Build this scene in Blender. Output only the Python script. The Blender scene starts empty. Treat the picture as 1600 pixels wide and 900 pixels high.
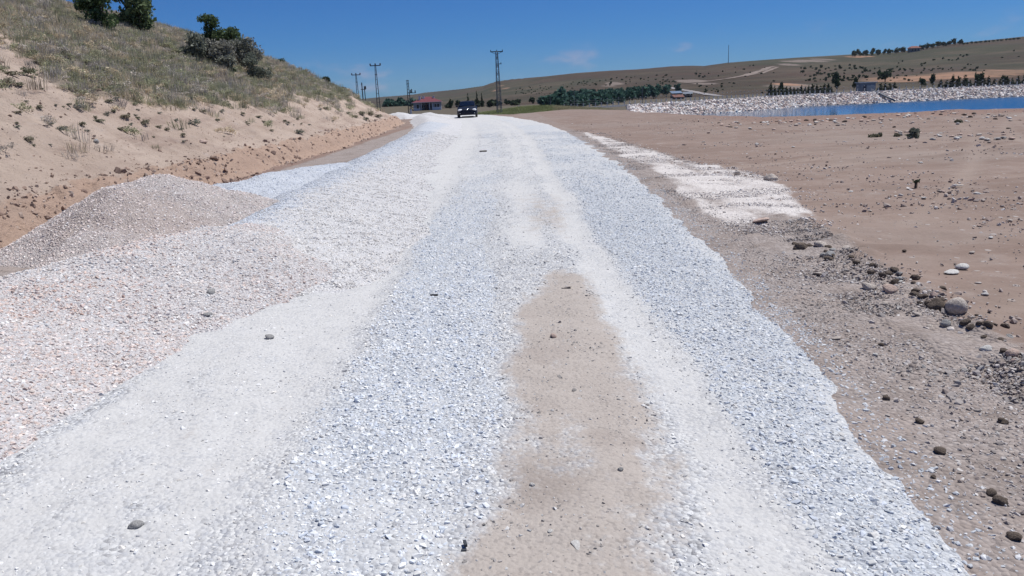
import bpy, bmesh, math, random
import numpy as np
from mathutils import Vector, Matrix, Euler

random.seed(7)
rng = np.random.default_rng(11)
sc = bpy.context.scene
C = sc.collection
RAD = math.radians

# ------------------------------------------------------------------ camera, sky, sun, exposure
F_PX, PITCH, ROLL, CAM_H = 1209.0, RAD(13.85), RAD(-2.6), 1.6
cam_data = bpy.data.cameras.new('camera')
cam_data.sensor_width = 36.0
cam_data.lens = 36.0 * F_PX / 1600.0
cam_data.clip_start = 0.05
cam_data.clip_end = 20000
cam = bpy.data.objects.new('camera', cam_data)
C.objects.link(cam)
cam.location = (0, 0, CAM_H)
cam.rotation_euler = (Matrix.Rotation(math.pi / 2 - PITCH, 3, 'X') @ Matrix.Rotation(ROLL, 3, 'Z')).to_euler()
sc.camera = cam

SUN_EL, SUN_AZ = RAD(65), RAD(64)          # azimuth measured from +Y towards +X
world = bpy.data.worlds.new('World')
sc.world = world
world.use_nodes = True
wn = world.node_tree
wn.nodes.clear()
w_out = wn.nodes.new('ShaderNodeOutputWorld')
w_bg = wn.nodes.new('ShaderNodeBackground')
w_sky = wn.nodes.new('ShaderNodeTexSky')
w_sky.sky_type = 'NISHITA'
w_sky.sun_disc = False
w_sky.sun_elevation = SUN_EL
w_sky.sun_rotation = SUN_AZ
w_sky.altitude = 1300
w_sky.air_density = 1.0
w_sky.dust_density = 0.15
w_sky.ozone_density = 3.0
SKY_STRENGTH = 0.1
w_bg.inputs['Strength'].default_value = SKY_STRENGTH
wn.links.new(w_bg.outputs[0], w_out.inputs[0])

sun_data = bpy.data.lights.new('sun', 'SUN')
sun_data.energy = 4.5
sun_data.angle = RAD(0.53)
sun_data.color = (1.0, 0.98, 0.935)
sun = bpy.data.objects.new('sun', sun_data)
C.objects.link(sun)
sun_dir = Vector((math.sin(SUN_AZ) * math.cos(SUN_EL), math.cos(SUN_AZ) * math.cos(SUN_EL), math.sin(SUN_EL)))
sun.rotation_euler = sun_dir.to_track_quat('Z', 'Y').to_euler()

sc.view_settings.view_transform = 'Standard'
sc.view_settings.look = 'None'
sc.view_settings.gamma = 1
sc.view_settings.use_curve_mapping = False
sc.view_settings.exposure = 0.2

# ------------------------------------------------------------------ small maths
_rx, _rz = math.pi / 2 - PITCH, ROLL
R_CAM = np.array([[1, 0, 0], [0, math.cos(_rx), -math.sin(_rx)], [0, math.sin(_rx), math.cos(_rx)]]) @ \
    np.array([[math.cos(_rz), -math.sin(_rz), 0], [math.sin(_rz), math.cos(_rz), 0], [0, 0, 1]])


def ray(x, y):
    """direction through a photograph pixel (1600 x 900), scaled so that its Y is 1"""
    d = R_CAM @ np.array([x - 800.0, 450.0 - y, -F_PX])
    return d / d[1]


def at(x, y, Y):
    d = ray(x, y) * Y
    return float(d[0]), float(Y), float(d[2] + CAM_H)


def _hash(ix, iy, seed):
    h = (ix.astype(np.int64) * 374761393 + iy.astype(np.int64) * 668265263 + seed * 974711) & 0xffffffff
    h = ((h ^ (h >> 13)) * 1274126177) & 0xffffffff
    h = (h ^ (h >> 16)) & 0xffffffff
    return h / 4294967295.0


def vnoise(x, y, seed=0):
    x = np.asarray(x, float); y = np.asarray(y, float)
    ix, iy = np.floor(x), np.floor(y)
    fx, fy = x - ix, y - iy
    fx = fx * fx * (3 - 2 * fx); fy = fy * fy * (3 - 2 * fy)
    a, b = _hash(ix, iy, seed), _hash(ix + 1, iy, seed)
    c, d = _hash(ix, iy + 1, seed), _hash(ix + 1, iy + 1, seed)
    return (a + (b - a) * fx) * (1 - fy) + (c + (d - c) * fx) * fy


def fbm(x, y, seed=0, octs=4):
    """-1 .. 1"""
    x = np.asarray(x, float); y = np.asarray(y, float)
    s, a, n = 0.0, 1.0, 0.0
    for k in range(octs):
        s = s + a * (vnoise(x * 2 ** k + 17.3 * k, y * 2 ** k + 5.1 * k, seed + k) * 2 - 1)
        n += a; a *= 0.5
    return s / n


def sstep(a, b, x):
    t = np.clip((np.asarray(x, float) - a) / (b - a), 0, 1)
    return t * t * (3 - 2 * t)


def band(x, a, b, w):
    return sstep(a - w, a + w, x) * (1 - sstep(b - w, b + w, x))


# ------------------------------------------------------------------ the lie of the land
def bank_line(Y):                          # foot of the left bank
    return np.interp(Y, [0, 12, 20, 30, 44, 62, 72, 80, 100, 125, 160], [-6.4, -6.35, -6.5, -6.35, -6.75, -7.9, -10.2, -12.6, -17, -24, -34])


def bank_z(X, Y):
    s = bank_line(Y) - X
    s = s + 0.22 * fbm(X * 0.6, Y * 0.6, 3, 3) + 0.10 * fbm(X * 2.3, Y * 2.3, 4, 3)
    up = np.interp(s, [-1, 0, .12, .42, .8, 1.6, 3.6, 5.5, 9, 14, 20, 30, 45, 90],
                   [0, 0, .06, .40, .52, .85, 1.95, 2.75, 4.3, 6.2, 7.8, 9.2, 10, 10.5])
    k = np.interp(Y, [0, 20, 40, 50, 60, 70, 80, 90, 105, 130, 170], [1.0, 1.03, 1.07, 1.04, 1.08, 1.12, 1.06, .86, .5, .16, 0])
    lump = sstep(1, 5, s) * (0.35 * fbm(X * 0.22, Y * 0.22, 8, 3) + 0.14 * fbm(X * 1.1, Y * 1.1, 9, 3))
    gul = sstep(.8, 1.6, s) * (1 - sstep(4, 7, s)) * 0.09 * fbm(Y * 1.7 + X * .4, X * .45, 12, 3)
    scarp = band(s, .0, .85, .15) * (0.14 * fbm(X * 2.6, Y * 2.6, 21, 4) + .07 * fbm(X * 7, Y * 7, 24, 3) * (Y < 40))
    lump = lump + sstep(.6, 1.4, s) * (1 - sstep(12, 16, s)) * (.085 * fbm(X * 2.4, Y * 2.4, 27, 4) + .05 * np.clip(fbm(X * 1.1, Y * 3.2, 28, 3), -.4, 1))
    return (up + lump + gul + scarp) * k * (s > -.2), s


EDGE_T = [-.5, -.2, -.1, -.06, .01, .08, .155, .172, .25, .326, .415, .5, .58, .66, 1.0, 3.0]
EDGE_Y = [130, 120, 100, 82, 74, 87, 71, 61, 47, 40.6, 39, 38.5, 38, 36.5, 33, 30]


def crest_y(X):
    return np.interp(X, [-20, 16, 33, 53, 91, 160, 400], [175, 184, 198, 215, 243, 244, 250])


def basin(X, Y):                           # > 0 inside the pond's excavation, in metres from the crest line
    dfar = crest_y(X) - Y
    dleft = (X - np.interp(Y, [60, 72, 198], [8.5, 12, 31])) * 0.95
    return np.minimum(dfar, dleft)


def ground_z(X, Y):
    X = np.asarray(X, float); Y = np.asarray(Y, float)
    t = X / np.maximum(Y, 1.0)
    e = np.interp(t, EDGE_T, EDGE_Y)
    over = np.maximum(Y - e, 0)
    near = -0.16 * over * sstep(0, 8, over)
    b = basin(X, Y)
    inner = np.where(b > 0, -1.75 - 0.46 * np.clip(b, 0, 14), -1.85)
    base = np.maximum(near, inner)
    # a low spoil mound on the pond's near rim, and a grassy rise behind the pylon
    base = base + 0.16 * np.exp(-((X - 23.2) / 1.0) ** 2 - ((Y - 41.5) / 1.2) ** 2)
    base = base + 1.15 * np.exp(-((X - 6) / 9) ** 2 - ((Y - 152) / 9) ** 2)
    flat = 1 - sstep(2, 12, over)
    base = base + flat * (0.035 * fbm(X * .35, Y * .35, 31, 3) + 0.014 * fbm(X * 1.6, Y * 1.6, 35, 3)
                          + 0.012 * fbm(X * 5, Y * 5, 37, 2) * (1 - sstep(10, 30, Y)))
    # rougher strip of old gravel beside the road
    vr = band(X, 2.2, 3.4, .5) * (1 - sstep(14, 24, Y))
    base = base + vr * (0.03 * fbm(X * 4, Y * 4, 41, 3) + 0.012)
    berm = np.interp(Y, [2, 4.2, 6.3, 9.9, 13], [2.75, 2.95, 3.2, 3.6, 4.0])
    base = base + 0.05 * np.exp(-((X - berm) / .22) ** 2) * (1 - sstep(8, 12, Y)) * (1 + fbm(X * 5, Y * 5, 43, 2))
    bz, s = bank_z(X, Y)
    return np.maximum(base, base * (1 - sstep(0, 4, s)) + bz)


R_Y = [0, 2.2, 3, 4, 5.2, 7.4, 10.4, 14.5, 20, 31, 44, 54, 65, 74, 90, 110, 140]
R_R = [1.5, 1.53, 1.62, 1.74, 1.86, 2.08, 2.24, 2.48, 2.64, 2.8, 2.55, 1.85, .65, -.8, -4.2, -9.5, -18]
R_L = [-2.3, -2.25, -2.25, -2.22, -2.2, -2.1, -2.1, -2.1, -2.2, -2.5, -3.1, -3.6, -4.6, -6.0, -9.6, -15.5, -25]


def road_lr(Y):
    return np.interp(Y, R_Y, R_L), np.interp(Y, R_Y, R_R)


def road_u(X, Y):
    """lateral metres, straightened, as if the road ran dead ahead"""
    l, r = road_lr(Y)
    mid = (l + r) / 2
    return X - np.where(np.asarray(Y) > 30, mid - np.interp(30, R_Y, R_L) / 2 - np.interp(30, R_Y, R_R) / 2, 0)


def road_z(X, Y):
    l, r = road_lr(Y)
    edge = np.minimum(X - (l - 1.0), r + .16 - X) + 0.09 * fbm(X * 1.2, Y * 1.2, 51, 3) + 0.025 * fbm(X * 14, Y * 14, 53, 2)
    lift = 0.044 * sstep(0, .5, edge) - 0.016
    u = road_u(X, Y)
    rut = -0.016 * band(u, -1.6, -1.05, .2) - 0.016 * band(u, .65, 1.0, .15)
    return ground_z(X, Y) + lift + rut + 0.008 * fbm(X * 3, Y * 2, 55, 3)


def seg_height(X, Y, pts, slope_l, slope_r, rnd):
    """ridge along a polyline of (x, y, h): height falls off either side"""
    best = np.full(np.shape(X), -9.0)
    for (x0, y0, h0), (x1, y1, h1) in zip(pts[:-1], pts[1:]):
        dx, dy = x1 - x0, y1 - y0
        L2 = dx * dx + dy * dy
        t = np.clip(((X - x0) * dx + (Y - y0) * dy) / L2, 0, 1)
        px, py = x0 + t * dx, y0 + t * dy
        d = np.hypot(X - px, Y - py)
        side = (X - px) > 0
        sl = np.where(side, slope_r, slope_l)
        h = h0 + (h1 - h0) * t - sl * (np.sqrt(d * d + rnd * rnd) - rnd)
        best = np.maximum(best, h)
    return best


HEAPS = {
    'front':   dict(pts=[(-3.9, 1.2, .50), (-3.55, 3.6, .46), (-3.72, 5.2, .50), (-3.5, 6.2, .53), (-3.05, 7.2, .57), (-2.75, 8.3, .38)], sl=.62, sr=.40, rnd=.28),
    'peak':    dict(pts=[(-4.9, 9.8, .73), (-4.7, 10.2, .80), (-3.9, 10.4, .54), (-3.1, 10.6, .32)], sl=.60, sr=.42, rnd=.26),
    'blue':    dict(pts=[(-5.3, 12.9, .20), (-4.8, 13.6, .42), (-4.4, 14.4, .44), (-4.0, 16.5, .40), (-4.0, 18, .3)], sl=.48, sr=.40, rnd=.35),
    'windrow': dict(pts=[(-2.95, 7.6, .36), (-3.0, 9.5, .36), (-3.15, 12, .36), (-3.35, 16, .33), (-3.5, 20, .33), (-3.6, 24, .31), (-3.7, 30, .35), (-3.85, 36, .33), (-4.3, 44, .38), (-4.9, 52, .44), (-5.9, 60, .5), (-7.0, 67, .42)], sl=.62, sr=.22, rnd=.4),
    'far_a':   dict(pts=[(-9.6, 77, .50), (-10.6, 80, .62), (-11.6, 83, .5)], sl=.40, sr=.30, rnd=.5),
    'far_b':   dict(pts=[(-7.3, 76, .52), (-6.6, 73, .42)], sl=.40, sr=.30, rnd=.5),
}


def heap_z(name, X, Y):
    d = HEAPS[name]
    wob = 0.14 * fbm(X * .9, Y * .9, 61, 3)
    h = seg_height(X + wob, Y + wob, d['pts'], d['sl'], d['sr'], d['rnd'])
    h = h + (0.045 if name == 'windrow' else 0.08) * fbm(X * 1.3, Y * 1.3, 63, 3) + (0.006 if name == 'windrow' else 0.018) * fbm(X * 6, Y * 6, 66, 3)
    h = np.where(h < .10, .10 - (.10 - h) * .75, h) - .03
    return ground_z(X, Y) + h, h


def surf(X, Y):
    """top surface and its owner: 0 ground, 1 road, 2.. heaps"""
    X = np.asarray(X, float); Y = np.asarray(Y, float)
    z = ground_z(X, Y); own = np.zeros(z.shape, int)
    l, r = road_lr(Y)
    rz_ = np.where((X > l - 1.0) & (X < r + .4), road_z(X, Y), -99)
    own = np.where(rz_ > z, 1, own); z = np.maximum(z, rz_)
    for k, n in enumerate(HEAPS):
        hz, h = heap_z(n, X, Y)
        hz = np.where(h > -.02, hz, -99)
        own = np.where(hz > z, 2 + k, own); z = np.maximum(z, hz)
    return z, own


def hit(x, y, ymax=130.0):
    """where a pixel's ray meets the land"""
    d = ray(x, y)
    Ys = np.exp(np.linspace(math.log(1.5), math.log(ymax), 420))
    for _ in range(2):
        z, _o = surf(d[0] * Ys, Ys)
        below = (d[2] * Ys + CAM_H) <= z
        k = int(np.argmax(below)) if below.any() else len(Ys) - 1
        if _ == 0: Ys = np.linspace(Ys[max(k - 1, 0)], Ys[k], 40)
    return float(d[0] * Ys[k]), float(Ys[k]), float(z[k])


# ------------------------------------------------------------------ object helpers
def tag(o, label=None, cat=None, group=None, kind=None):
    if label: o['label'] = label
    if cat: o['category'] = cat
    if group: o['group'] = group
    if kind: o['kind'] = kind
    return o


def thing(name, label, cat, loc=(0, 0, 0), rz=0.0, group=None):
    o = bpy.data.objects.new(name, None)
    o.empty_display_size = .2
    C.objects.link(o)
    o.location = loc; o.rotation_euler = (0, 0, rz)
    return tag(o, label, cat, group)


def mesh_np(name, verts, faces, mats, smooth=True, colors=None, mat_idx=None):
    """verts (n,3); faces (m,3|4) int array"""
    me = bpy.data.meshes.new(name)
    verts = np.asarray(verts, np.float32); faces = np.asarray(faces, np.int32)
    me.vertices.add(len(verts)); me.vertices.foreach_set('co', verts.ravel())
    k = faces.shape[1]
    me.loops.add(faces.size); me.loops.foreach_set('vertex_index', faces.ravel())
    me.polygons.add(len(faces))
    me.polygons.foreach_set('loop_start', np.arange(len(faces), dtype=np.int32) * k)
    me.polygons.foreach_set('loop_total', np.full(len(faces), k, np.int32))
    me.polygons.foreach_set('use_smooth', np.full(len(faces), smooth, bool))
    for m in (mats if isinstance(mats, (list, tuple)) else [mats]):
        me.materials.append(m)
    if mat_idx is not None:
        me.polygons.foreach_set('material_index', np.asarray(mat_idx, np.int32))
    for cn, arr in (colors or {}).items():
        a = me.attributes.new(cn, 'FLOAT_COLOR', 'POINT')
        arr = np.asarray(arr, np.float32)
        if arr.shape[1] == 3:
            arr = np.c_[arr, np.ones(len(arr), np.float32)]
        a.data.foreach_set('color', arr.astype(np.float32).ravel())
    me.update(calc_edges=True)
    return me


def link(name, me, parent=None):
    o = bpy.data.objects.new(name, me)
    C.objects.link(o)
    if parent is not None: o.parent = parent
    return o


def grid_faces(nr, nc, keep=None):
    i = np.arange(nr - 1)[:, None] * nc + np.arange(nc - 1)[None, :]
    f = np.stack([i, i + 1, i + nc + 1, i + nc], -1).reshape(-1, 4)
    if keep is not None:
        f = f[keep.reshape(-1)]
    return f


def compact(verts, faces, cols):
    used = np.unique(faces)
    remap = np.full(len(verts), -1, np.int64); remap[used] = np.arange(len(used))
    return verts[used], remap[faces], {k: v[used] for k, v in cols.items()}


class MB:
    """collects boxes, bars and lathes for ONE mesh object"""
    def __init__(s): s.bm = bmesh.new()

    def box(s, c, size, rz=0.0, bev=0.0):
        r = bmesh.ops.create_cube(s.bm, size=1)
        vs = r['verts']
        bmesh.ops.scale(s.bm, vec=size, verts=vs)
        if bev:
            es = list({e for v in vs for e in v.link_edges})
            bmesh.ops.bevel(s.bm, geom=es, offset=bev, segments=2, affect='EDGES', profile=.6)
            vs = [v for v in s.bm.verts if v.is_valid and v.tag is False]
        vs = [v for v in s.bm.verts if not v.tag]
        if rz: bmesh.ops.rotate(s.bm, cent=(0, 0, 0), matrix=Matrix.Rotation(rz, 3, 'Z'), verts=vs)
        bmesh.ops.translate(s.bm, vec=c, verts=vs)
        for v in s.bm.verts: v.tag = True
        return s

    def bar(s, a, b, r0, r1=None, n=6):
        a, b = Vector(a), Vector(b)
        r1 = r0 if r1 is None else r1
        d = b - a
        res = bmesh.ops.create_cone(s.bm, cap_ends=True, segments=n, radius1=r0, radius2=r1, depth=d.length)
        M = Matrix.Translation((a + b) / 2) @ d.to_track_quat('Z', 'Y').to_matrix().to_4x4()
        bmesh.ops.transform(s.bm, matrix=M, verts=res['verts'])
        for v in s.bm.verts: v.tag = True
        return s

    def poly(s, pts):
        vs = [s.bm.verts.new(p) for p in pts]
        s.bm.faces.new(vs)
        for v in s.bm.verts: v.tag = True
        return s

    def ball(s, c, size, sub=2):
        res = bmesh.ops.create_icosphere(s.bm, subdivisions=sub, radius=1)
        bmesh.ops.scale(s.bm, vec=size, verts=res['verts'])
        bmesh.ops.translate(s.bm, vec=c, verts=res['verts'])
        for v in s.bm.verts: v.tag = True
        return s

    def build(s, name, m, parent=None, smooth=False):
        bmesh.ops.recalc_face_normals(s.bm, faces=s.bm.faces)
        me = bpy.data.meshes.new(name)
        s.bm.to_mesh(me); s.bm.free()
        me.materials.append(m)
        if smooth:
            me.polygons.foreach_set('use_smooth', np.ones(len(me.polygons), bool))
        return link(name, me, parent)


# ------------------------------------------------------------------ material helpers
class NT:
    def __init__(s, name):
        s.m = bpy.data.materials.new(name)
        s.m.use_nodes = True
        s.t = s.m.node_tree
        s.t.nodes.clear()
        s.out = s.t.nodes.new('ShaderNodeOutputMaterial')
        s.b = s.t.nodes.new('ShaderNodeBsdfPrincipled')
        s.t.links.new(s.b.outputs[0], s.out.inputs[0])
        s.b.inputs['Specular IOR Level'].default_value = .2
        s._co = None

    def put(s, sock, v):
        if hasattr(v, 'is_output'): s.t.links.new(v, sock)
        else: sock.default_value = v

    def node(s, typ, **kw):
        n = s.t.nodes.new(typ)
        for k, v in kw.items(): setattr(n, k, v)
        return n

    def co(s):
        if s._co is None: s._co = s.node('ShaderNodeTexCoord').outputs['Object']
        return s._co

    def scaled(s, sx, sy, sz):
        n = s.node('ShaderNodeMapping'); s.t.links.new(s.co(), n.inputs[0])
        n.inputs['Scale'].default_value = (sx, sy, sz)
        return n.outputs[0]

    def noise(s, scale, detail=4, rough=.55, vec=None, color=False):
        n = s.node('ShaderNodeTexNoise')
        s.t.links.new(vec if vec is not None else s.co(), n.inputs['Vector'])
        n.inputs['Scale'].default_value = scale; n.inputs['Detail'].default_value = detail
        n.inputs['Roughness'].default_value = rough
        return n.outputs['Color' if color else 'Fac']

    def voro(s, scale, out='Color', vec=None, feature='F1', rand=1.0):
        n = s.node('ShaderNodeTexVoronoi', feature=feature)
        s.t.links.new(vec if vec is not None else s.co(), n.inputs['Vector'])
        n.inputs['Scale'].default_value = scale
        n.inputs['Randomness'].default_value = rand
        return n.outputs[out]

    def math(s, op, a, b=0.0, c=0.0):
        n = s.node('ShaderNodeMath', operation=op)
        s.put(n.inputs[0], a); s.put(n.inputs[1], b); s.put(n.inputs[2], c)
        return n.outputs[0]

    def ramp(s, v, a, b, lo=0.0, hi=1.0):
        n = s.node('ShaderNodeMapRange', interpolation_type='SMOOTHSTEP')
        s.put(n.inputs[0], v)
        for k, x in enumerate((a, b, lo, hi)): n.inputs[k + 1].default_value = x
        return n.outputs[0]

    def lin(s, v, a, b, lo=0.0, hi=1.0):
        n = s.node('ShaderNodeMapRange')
        s.put(n.inputs[0], v)
        for k, x in enumerate((a, b, lo, hi)): n.inputs[k + 1].default_value = x
        return n.outputs[0]

    def mix(s, f, a, b, mode='MIX'):
        n = s.node('ShaderNodeMix', data_type='RGBA', blend_type=mode)
        s.put(n.inputs[0], f)
        for k, v in ((6, a), (7, b)):
            s.put(n.inputs[k], (*v, 1) if isinstance(v, tuple) and len(v) == 3 else v)
        return n.outputs[2]

    def attr(s, name, typ='GEOMETRY'):
        n = s.node('ShaderNodeAttribute', attribute_name=name, attribute_type=typ)
        return n

    def sep(s, col):
        n = s.node('ShaderNodeSeparateColor'); s.t.links.new(col, n.inputs[0])
        return n.outputs

    def bump(s, h, strength=.6, dist=.02, prev=None):
        n = s.node('ShaderNodeBump')
        n.inputs['Strength'].default_value = strength; n.inputs['Distance'].default_value = dist
        s.put(n.inputs['Height'], h)
        if prev is not None: s.t.links.new(prev, n.inputs['Normal'])
        return n.outputs[0]

    def fin(s, col=None, rough=None, normal=None, **kw):
        if col is not None: s.put(s.b.inputs['Base Color'], (*col, 1) if isinstance(col, tuple) and len(col) == 3 else col)
        if rough is not None: s.put(s.b.inputs['Roughness'], rough)
        if normal is not None: s.t.links.new(normal, s.b.inputs['Normal'])
        for k, v in kw.items(): s.put(s.b.inputs[k.replace('_', ' ')], v)
        return s.m


def plain(name, col, rough=.8, var=.12, scale=3.0, metal=0.0, spec=.2):
    n = NT(name)
    v = n.lin(n.noise(scale, 3), .3, .7, 1 - var, 1 + var)
    c = n.mix(1.0, col, n.mix(1.0, v, (1, 1, 1), 'MULTIPLY'), 'MULTIPLY')
    return n.fin(c, rough, Metallic=metal, Specular_IOR_Level=spec)


def m_pebbled(name, scale, cols, dust=None, dust_amt=.3, bump=.9, bdist=.018):
    """stones of a few colours, cell by cell, with dust lying between and over them"""
    n = NT(name)
    wob = n.node('ShaderNodeVectorMath', operation='ADD')
    n.t.links.new(n.co(), wob.inputs[0])
    sc_ = n.node('ShaderNodeVectorMath', operation='SCALE')
    n.t.links.new(n.noise(scale * .8, 2, color=True), sc_.inputs[0]); sc_.inputs[3].default_value = .35 / scale
    n.t.links.new(sc_.outputs[0], wob.inputs[1])
    vec = wob.outputs[0]
    cell = n.sep(n.voro(scale, 'Color', vec))
    c = n.mix(cell[0], cols[0], cols[1])
    c = n.mix(n.ramp(cell[1], .62, .70), c, cols[2])
    c = n.mix(n.ramp(cell[2], .86, .9), c, cols[3])
    big = n.noise(.8, 5)
    if dust is not None:
        c = n.mix(n.ramp(n.math('ADD', big, n.math('MULTIPLY', n.noise(9, 4), .5)), .75 - dust_amt, 1.0 - dust_amt * .5, 0, .85), c, dust)
    d = n.voro(scale, 'Distance', vec)
    h = n.math('SUBTRACT', 1.0, d)
    h = n.math('ADD', h, n.math('MULTIPLY', cell[0], .5))
    h = n.math('ADD', h, n.math('MULTIPLY', n.noise(scale * .35, 3), .8))
    nb = n.bump(h, bump, bdist)
    return n, c, nb, d


# road: masks R = white dust, G = tan earth, B = blue-grey loose stone
def make_road_mat():
    n, c, nb, d = m_pebbled('crushed stone road', 48, [(.50, .50, .50), (.41, .42, .445), (.58, .58, .575), (.30, .30, .31)])
    m = n.sep(n.attr('mask').outputs['Color'])
    fine = n.noise(30, 4, .7)
    mid = n.noise(4.0, 6, .62)
    streak = n.noise(1.0, 5, .6, n.scaled(5.0, .45, 1))
    jit = n.math('ADD', n.math('MULTIPLY', n.math('SUBTRACT', mid, .5), 1.5), n.math('MULTIPLY', n.math('SUBTRACT', fine, .5), 1.0))
    jit = n.math('ADD', jit, n.math('MULTIPLY', n.math('SUBTRACT', streak, .5), 1.2))
    blue = n.ramp(n.math('ADD', m[2], jit), .1, .95, 0, .85)
    c = n.mix(blue, c, n.mix(.55, c, (.43, .475, .53)))
    white = n.ramp(n.math('ADD', m[0], jit), .1, .95, 0, .9)
    wc = n.mix(n.noise(6, 6, .65), (.457, .45, .437), (.568, .559, .546))
    wc = n.mix(n.ramp(n.sep(n.voro(55))[0], .80, .86, 0, .45), wc, (.34, .345, .36))
    c = n.mix(white, c, wc)
    tan = n.ramp(n.math('ADD', m[1], n.math('MULTIPLY', jit, .8)), .2, .8, 0, .9)
    tc = n.mix(n.noise(6, 6), (.335, .288, .25), (.405, .357, .318))
    tc = n.mix(n.ramp(n.noise(1.7, 5), .52, .7, 0, .5), tc, (.265, .215, .185))
    tc = n.mix(n.ramp(n.sep(n.voro(70))[1], .84, .9, 0, .5), tc, (.22, .19, .17))
    dk = n.node('ShaderNodeVectorMath', operation='DISTANCE')
    n.t.links.new(n.co(), dk.inputs[0]); dk.inputs[1].default_value = (.04, 2.98, 0)
    tc = n.mix(n.ramp(n.math('ADD', dk.outputs['Value'], n.math('MULTIPLY', jit, .16)), .08, .36, .7, 0), tc, (.25, .205, .175))
    c = n.mix(tan, c, tc)
    soft = n.math('SUBTRACT', 1.0, n.math('MULTIPLY', n.math('MAXIMUM', white, tan), .75))
    n.put(nb.node.inputs['Strength'], n.math('MULTIPLY', soft, .8))
    nb2 = n.bump(n.noise(75, 4, .7), .45, .008, nb)
    return n.fin(c, .92, nb2)


# ground: masks R = old grey-brown gravel verge, G = pink-white chippings, B = red-brown clay, A unused
def make_ground_mat():
    n = NT('bare earth')
    m = n.sep(n.attr('mask').outputs['Color'])
    big, mid, fine = n.noise(.35, 5), n.noise(2.2, 6, .62), n.noise(22, 5, .65)
    c = n.mix(n.ramp(big, .35, .65), (.213, .155, .126), (.264, .197, .163))
    c = n.mix(n.ramp(n.noise(1.0, 5, .6, n.scaled(.25, 1.6, 1)), .45, .7, 0, .7), c, (.19, .128, .101))
    c = n.mix(n.ramp(mid, .5, .72, 0, .55), c, (.31, .255, .225))
    c = n.mix(n.ramp(n.noise(.14, 6, .62), .48, .62, 0, .6), c, (.265, .215, .185))
    c = n.mix(n.ramp(n.noise(.5, 6, .68, n.scaled(.6, 1.5, 1)), .53, .66, 0, .6), c, (.18, .132, .108))
    # scattered small pale stones, pressed in
    st = n.sep(n.voro(7, 'Color'))
    dd = n.voro(7, 'Distance')
    sp = n.math('MULTIPLY', n.ramp(st[0], .80, .84), n.ramp(dd, .16, .24, 1, 0))
    sp2 = n.math('MULTIPLY', n.ramp(n.sep(n.voro(19, 'Color'))[0], .78, .82), n.ramp(n.voro(19, 'Distance'), .22, .3, 1, 0))
    c = n.mix(sp, c, (.37, .325, .30))
    c = n.mix(n.math('MULTIPLY', sp2, n.ramp(mid, .4, .6)), c, (.33, .28, .255))
    jit = n.math('ADD', n.math('MULTIPLY', n.math('SUBTRACT', mid, .5), 1.1), n.math('MULTIPLY', n.math('SUBTRACT', fine, .5), .9))
    cell = n.sep(n.voro(38, 'Color'))
    vc = n.mix(cell[0], (.23, .20, .187), (.41, .365, .34))
    vc = n.mix(n.ramp(mid, .42, .66, 0, .7), vc, (.34, .285, .255))
    vc = n.mix(n.ramp(n.noise(1.6, 6, .68), .50, .64, 0, .75), vc, (.22, .185, .165))
    verge = n.ramp(n.math('ADD', m[0], jit), .2, .75, 0, .9)
    c = n.mix(verge, c, vc)
    pk = n.mix(n.sep(n.voro(34, 'Color'))[0], (.56, .52, .495), (.74, .70, .67))
    pink = n.ramp(n.math('ADD', m[1], n.math('MULTIPLY', jit, 1.3)), .2, .95)
    c = n.mix(pink, c, pk)
    cl = n.mix(mid, (.185, .108, .080), (.26, .175, .14))
    c = n.mix(n.ramp(n.math('ADD', m[2], jit), .3, .7, 0, .85), c, cl)
    wr = n.sep(n.attr('wear').outputs['Color'])[0]
    c = n.mix(n.math('MULTIPLY', wr, n.ramp(fine, .3, .6, .35, .8)), c, (.31, .245, .205))
    c = n.mix(n.lin(fine, .3, .7, .0, .3), c, (.15, .112, .095))
    c = n.mix(n.ramp(n.math('ADD', n.attr('mask').outputs['Alpha'], jit), .3, .7), c, n.mix(mid, (.075, .066, .045), (.13, .105, .075)))
    h = n.math('ADD', n.math('MULTIPLY', mid, 1.0), n.math('MULTIPLY', fine, .35))
    h = n.math('ADD', h, n.math('MULTIPLY', n.math('ADD', sp, sp2), .4))
    nb = n.bump(h, .55, .035)
    pb = n.math('SUBTRACT', 1.0, n.voro(38, 'Distance'))
    nb2 = n.bump(n.math('MULTIPLY', pb, n.math('MAXIMUM', verge, pink)), .8, .02, nb)
    return n.fin(c, .95, nb2)


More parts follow.
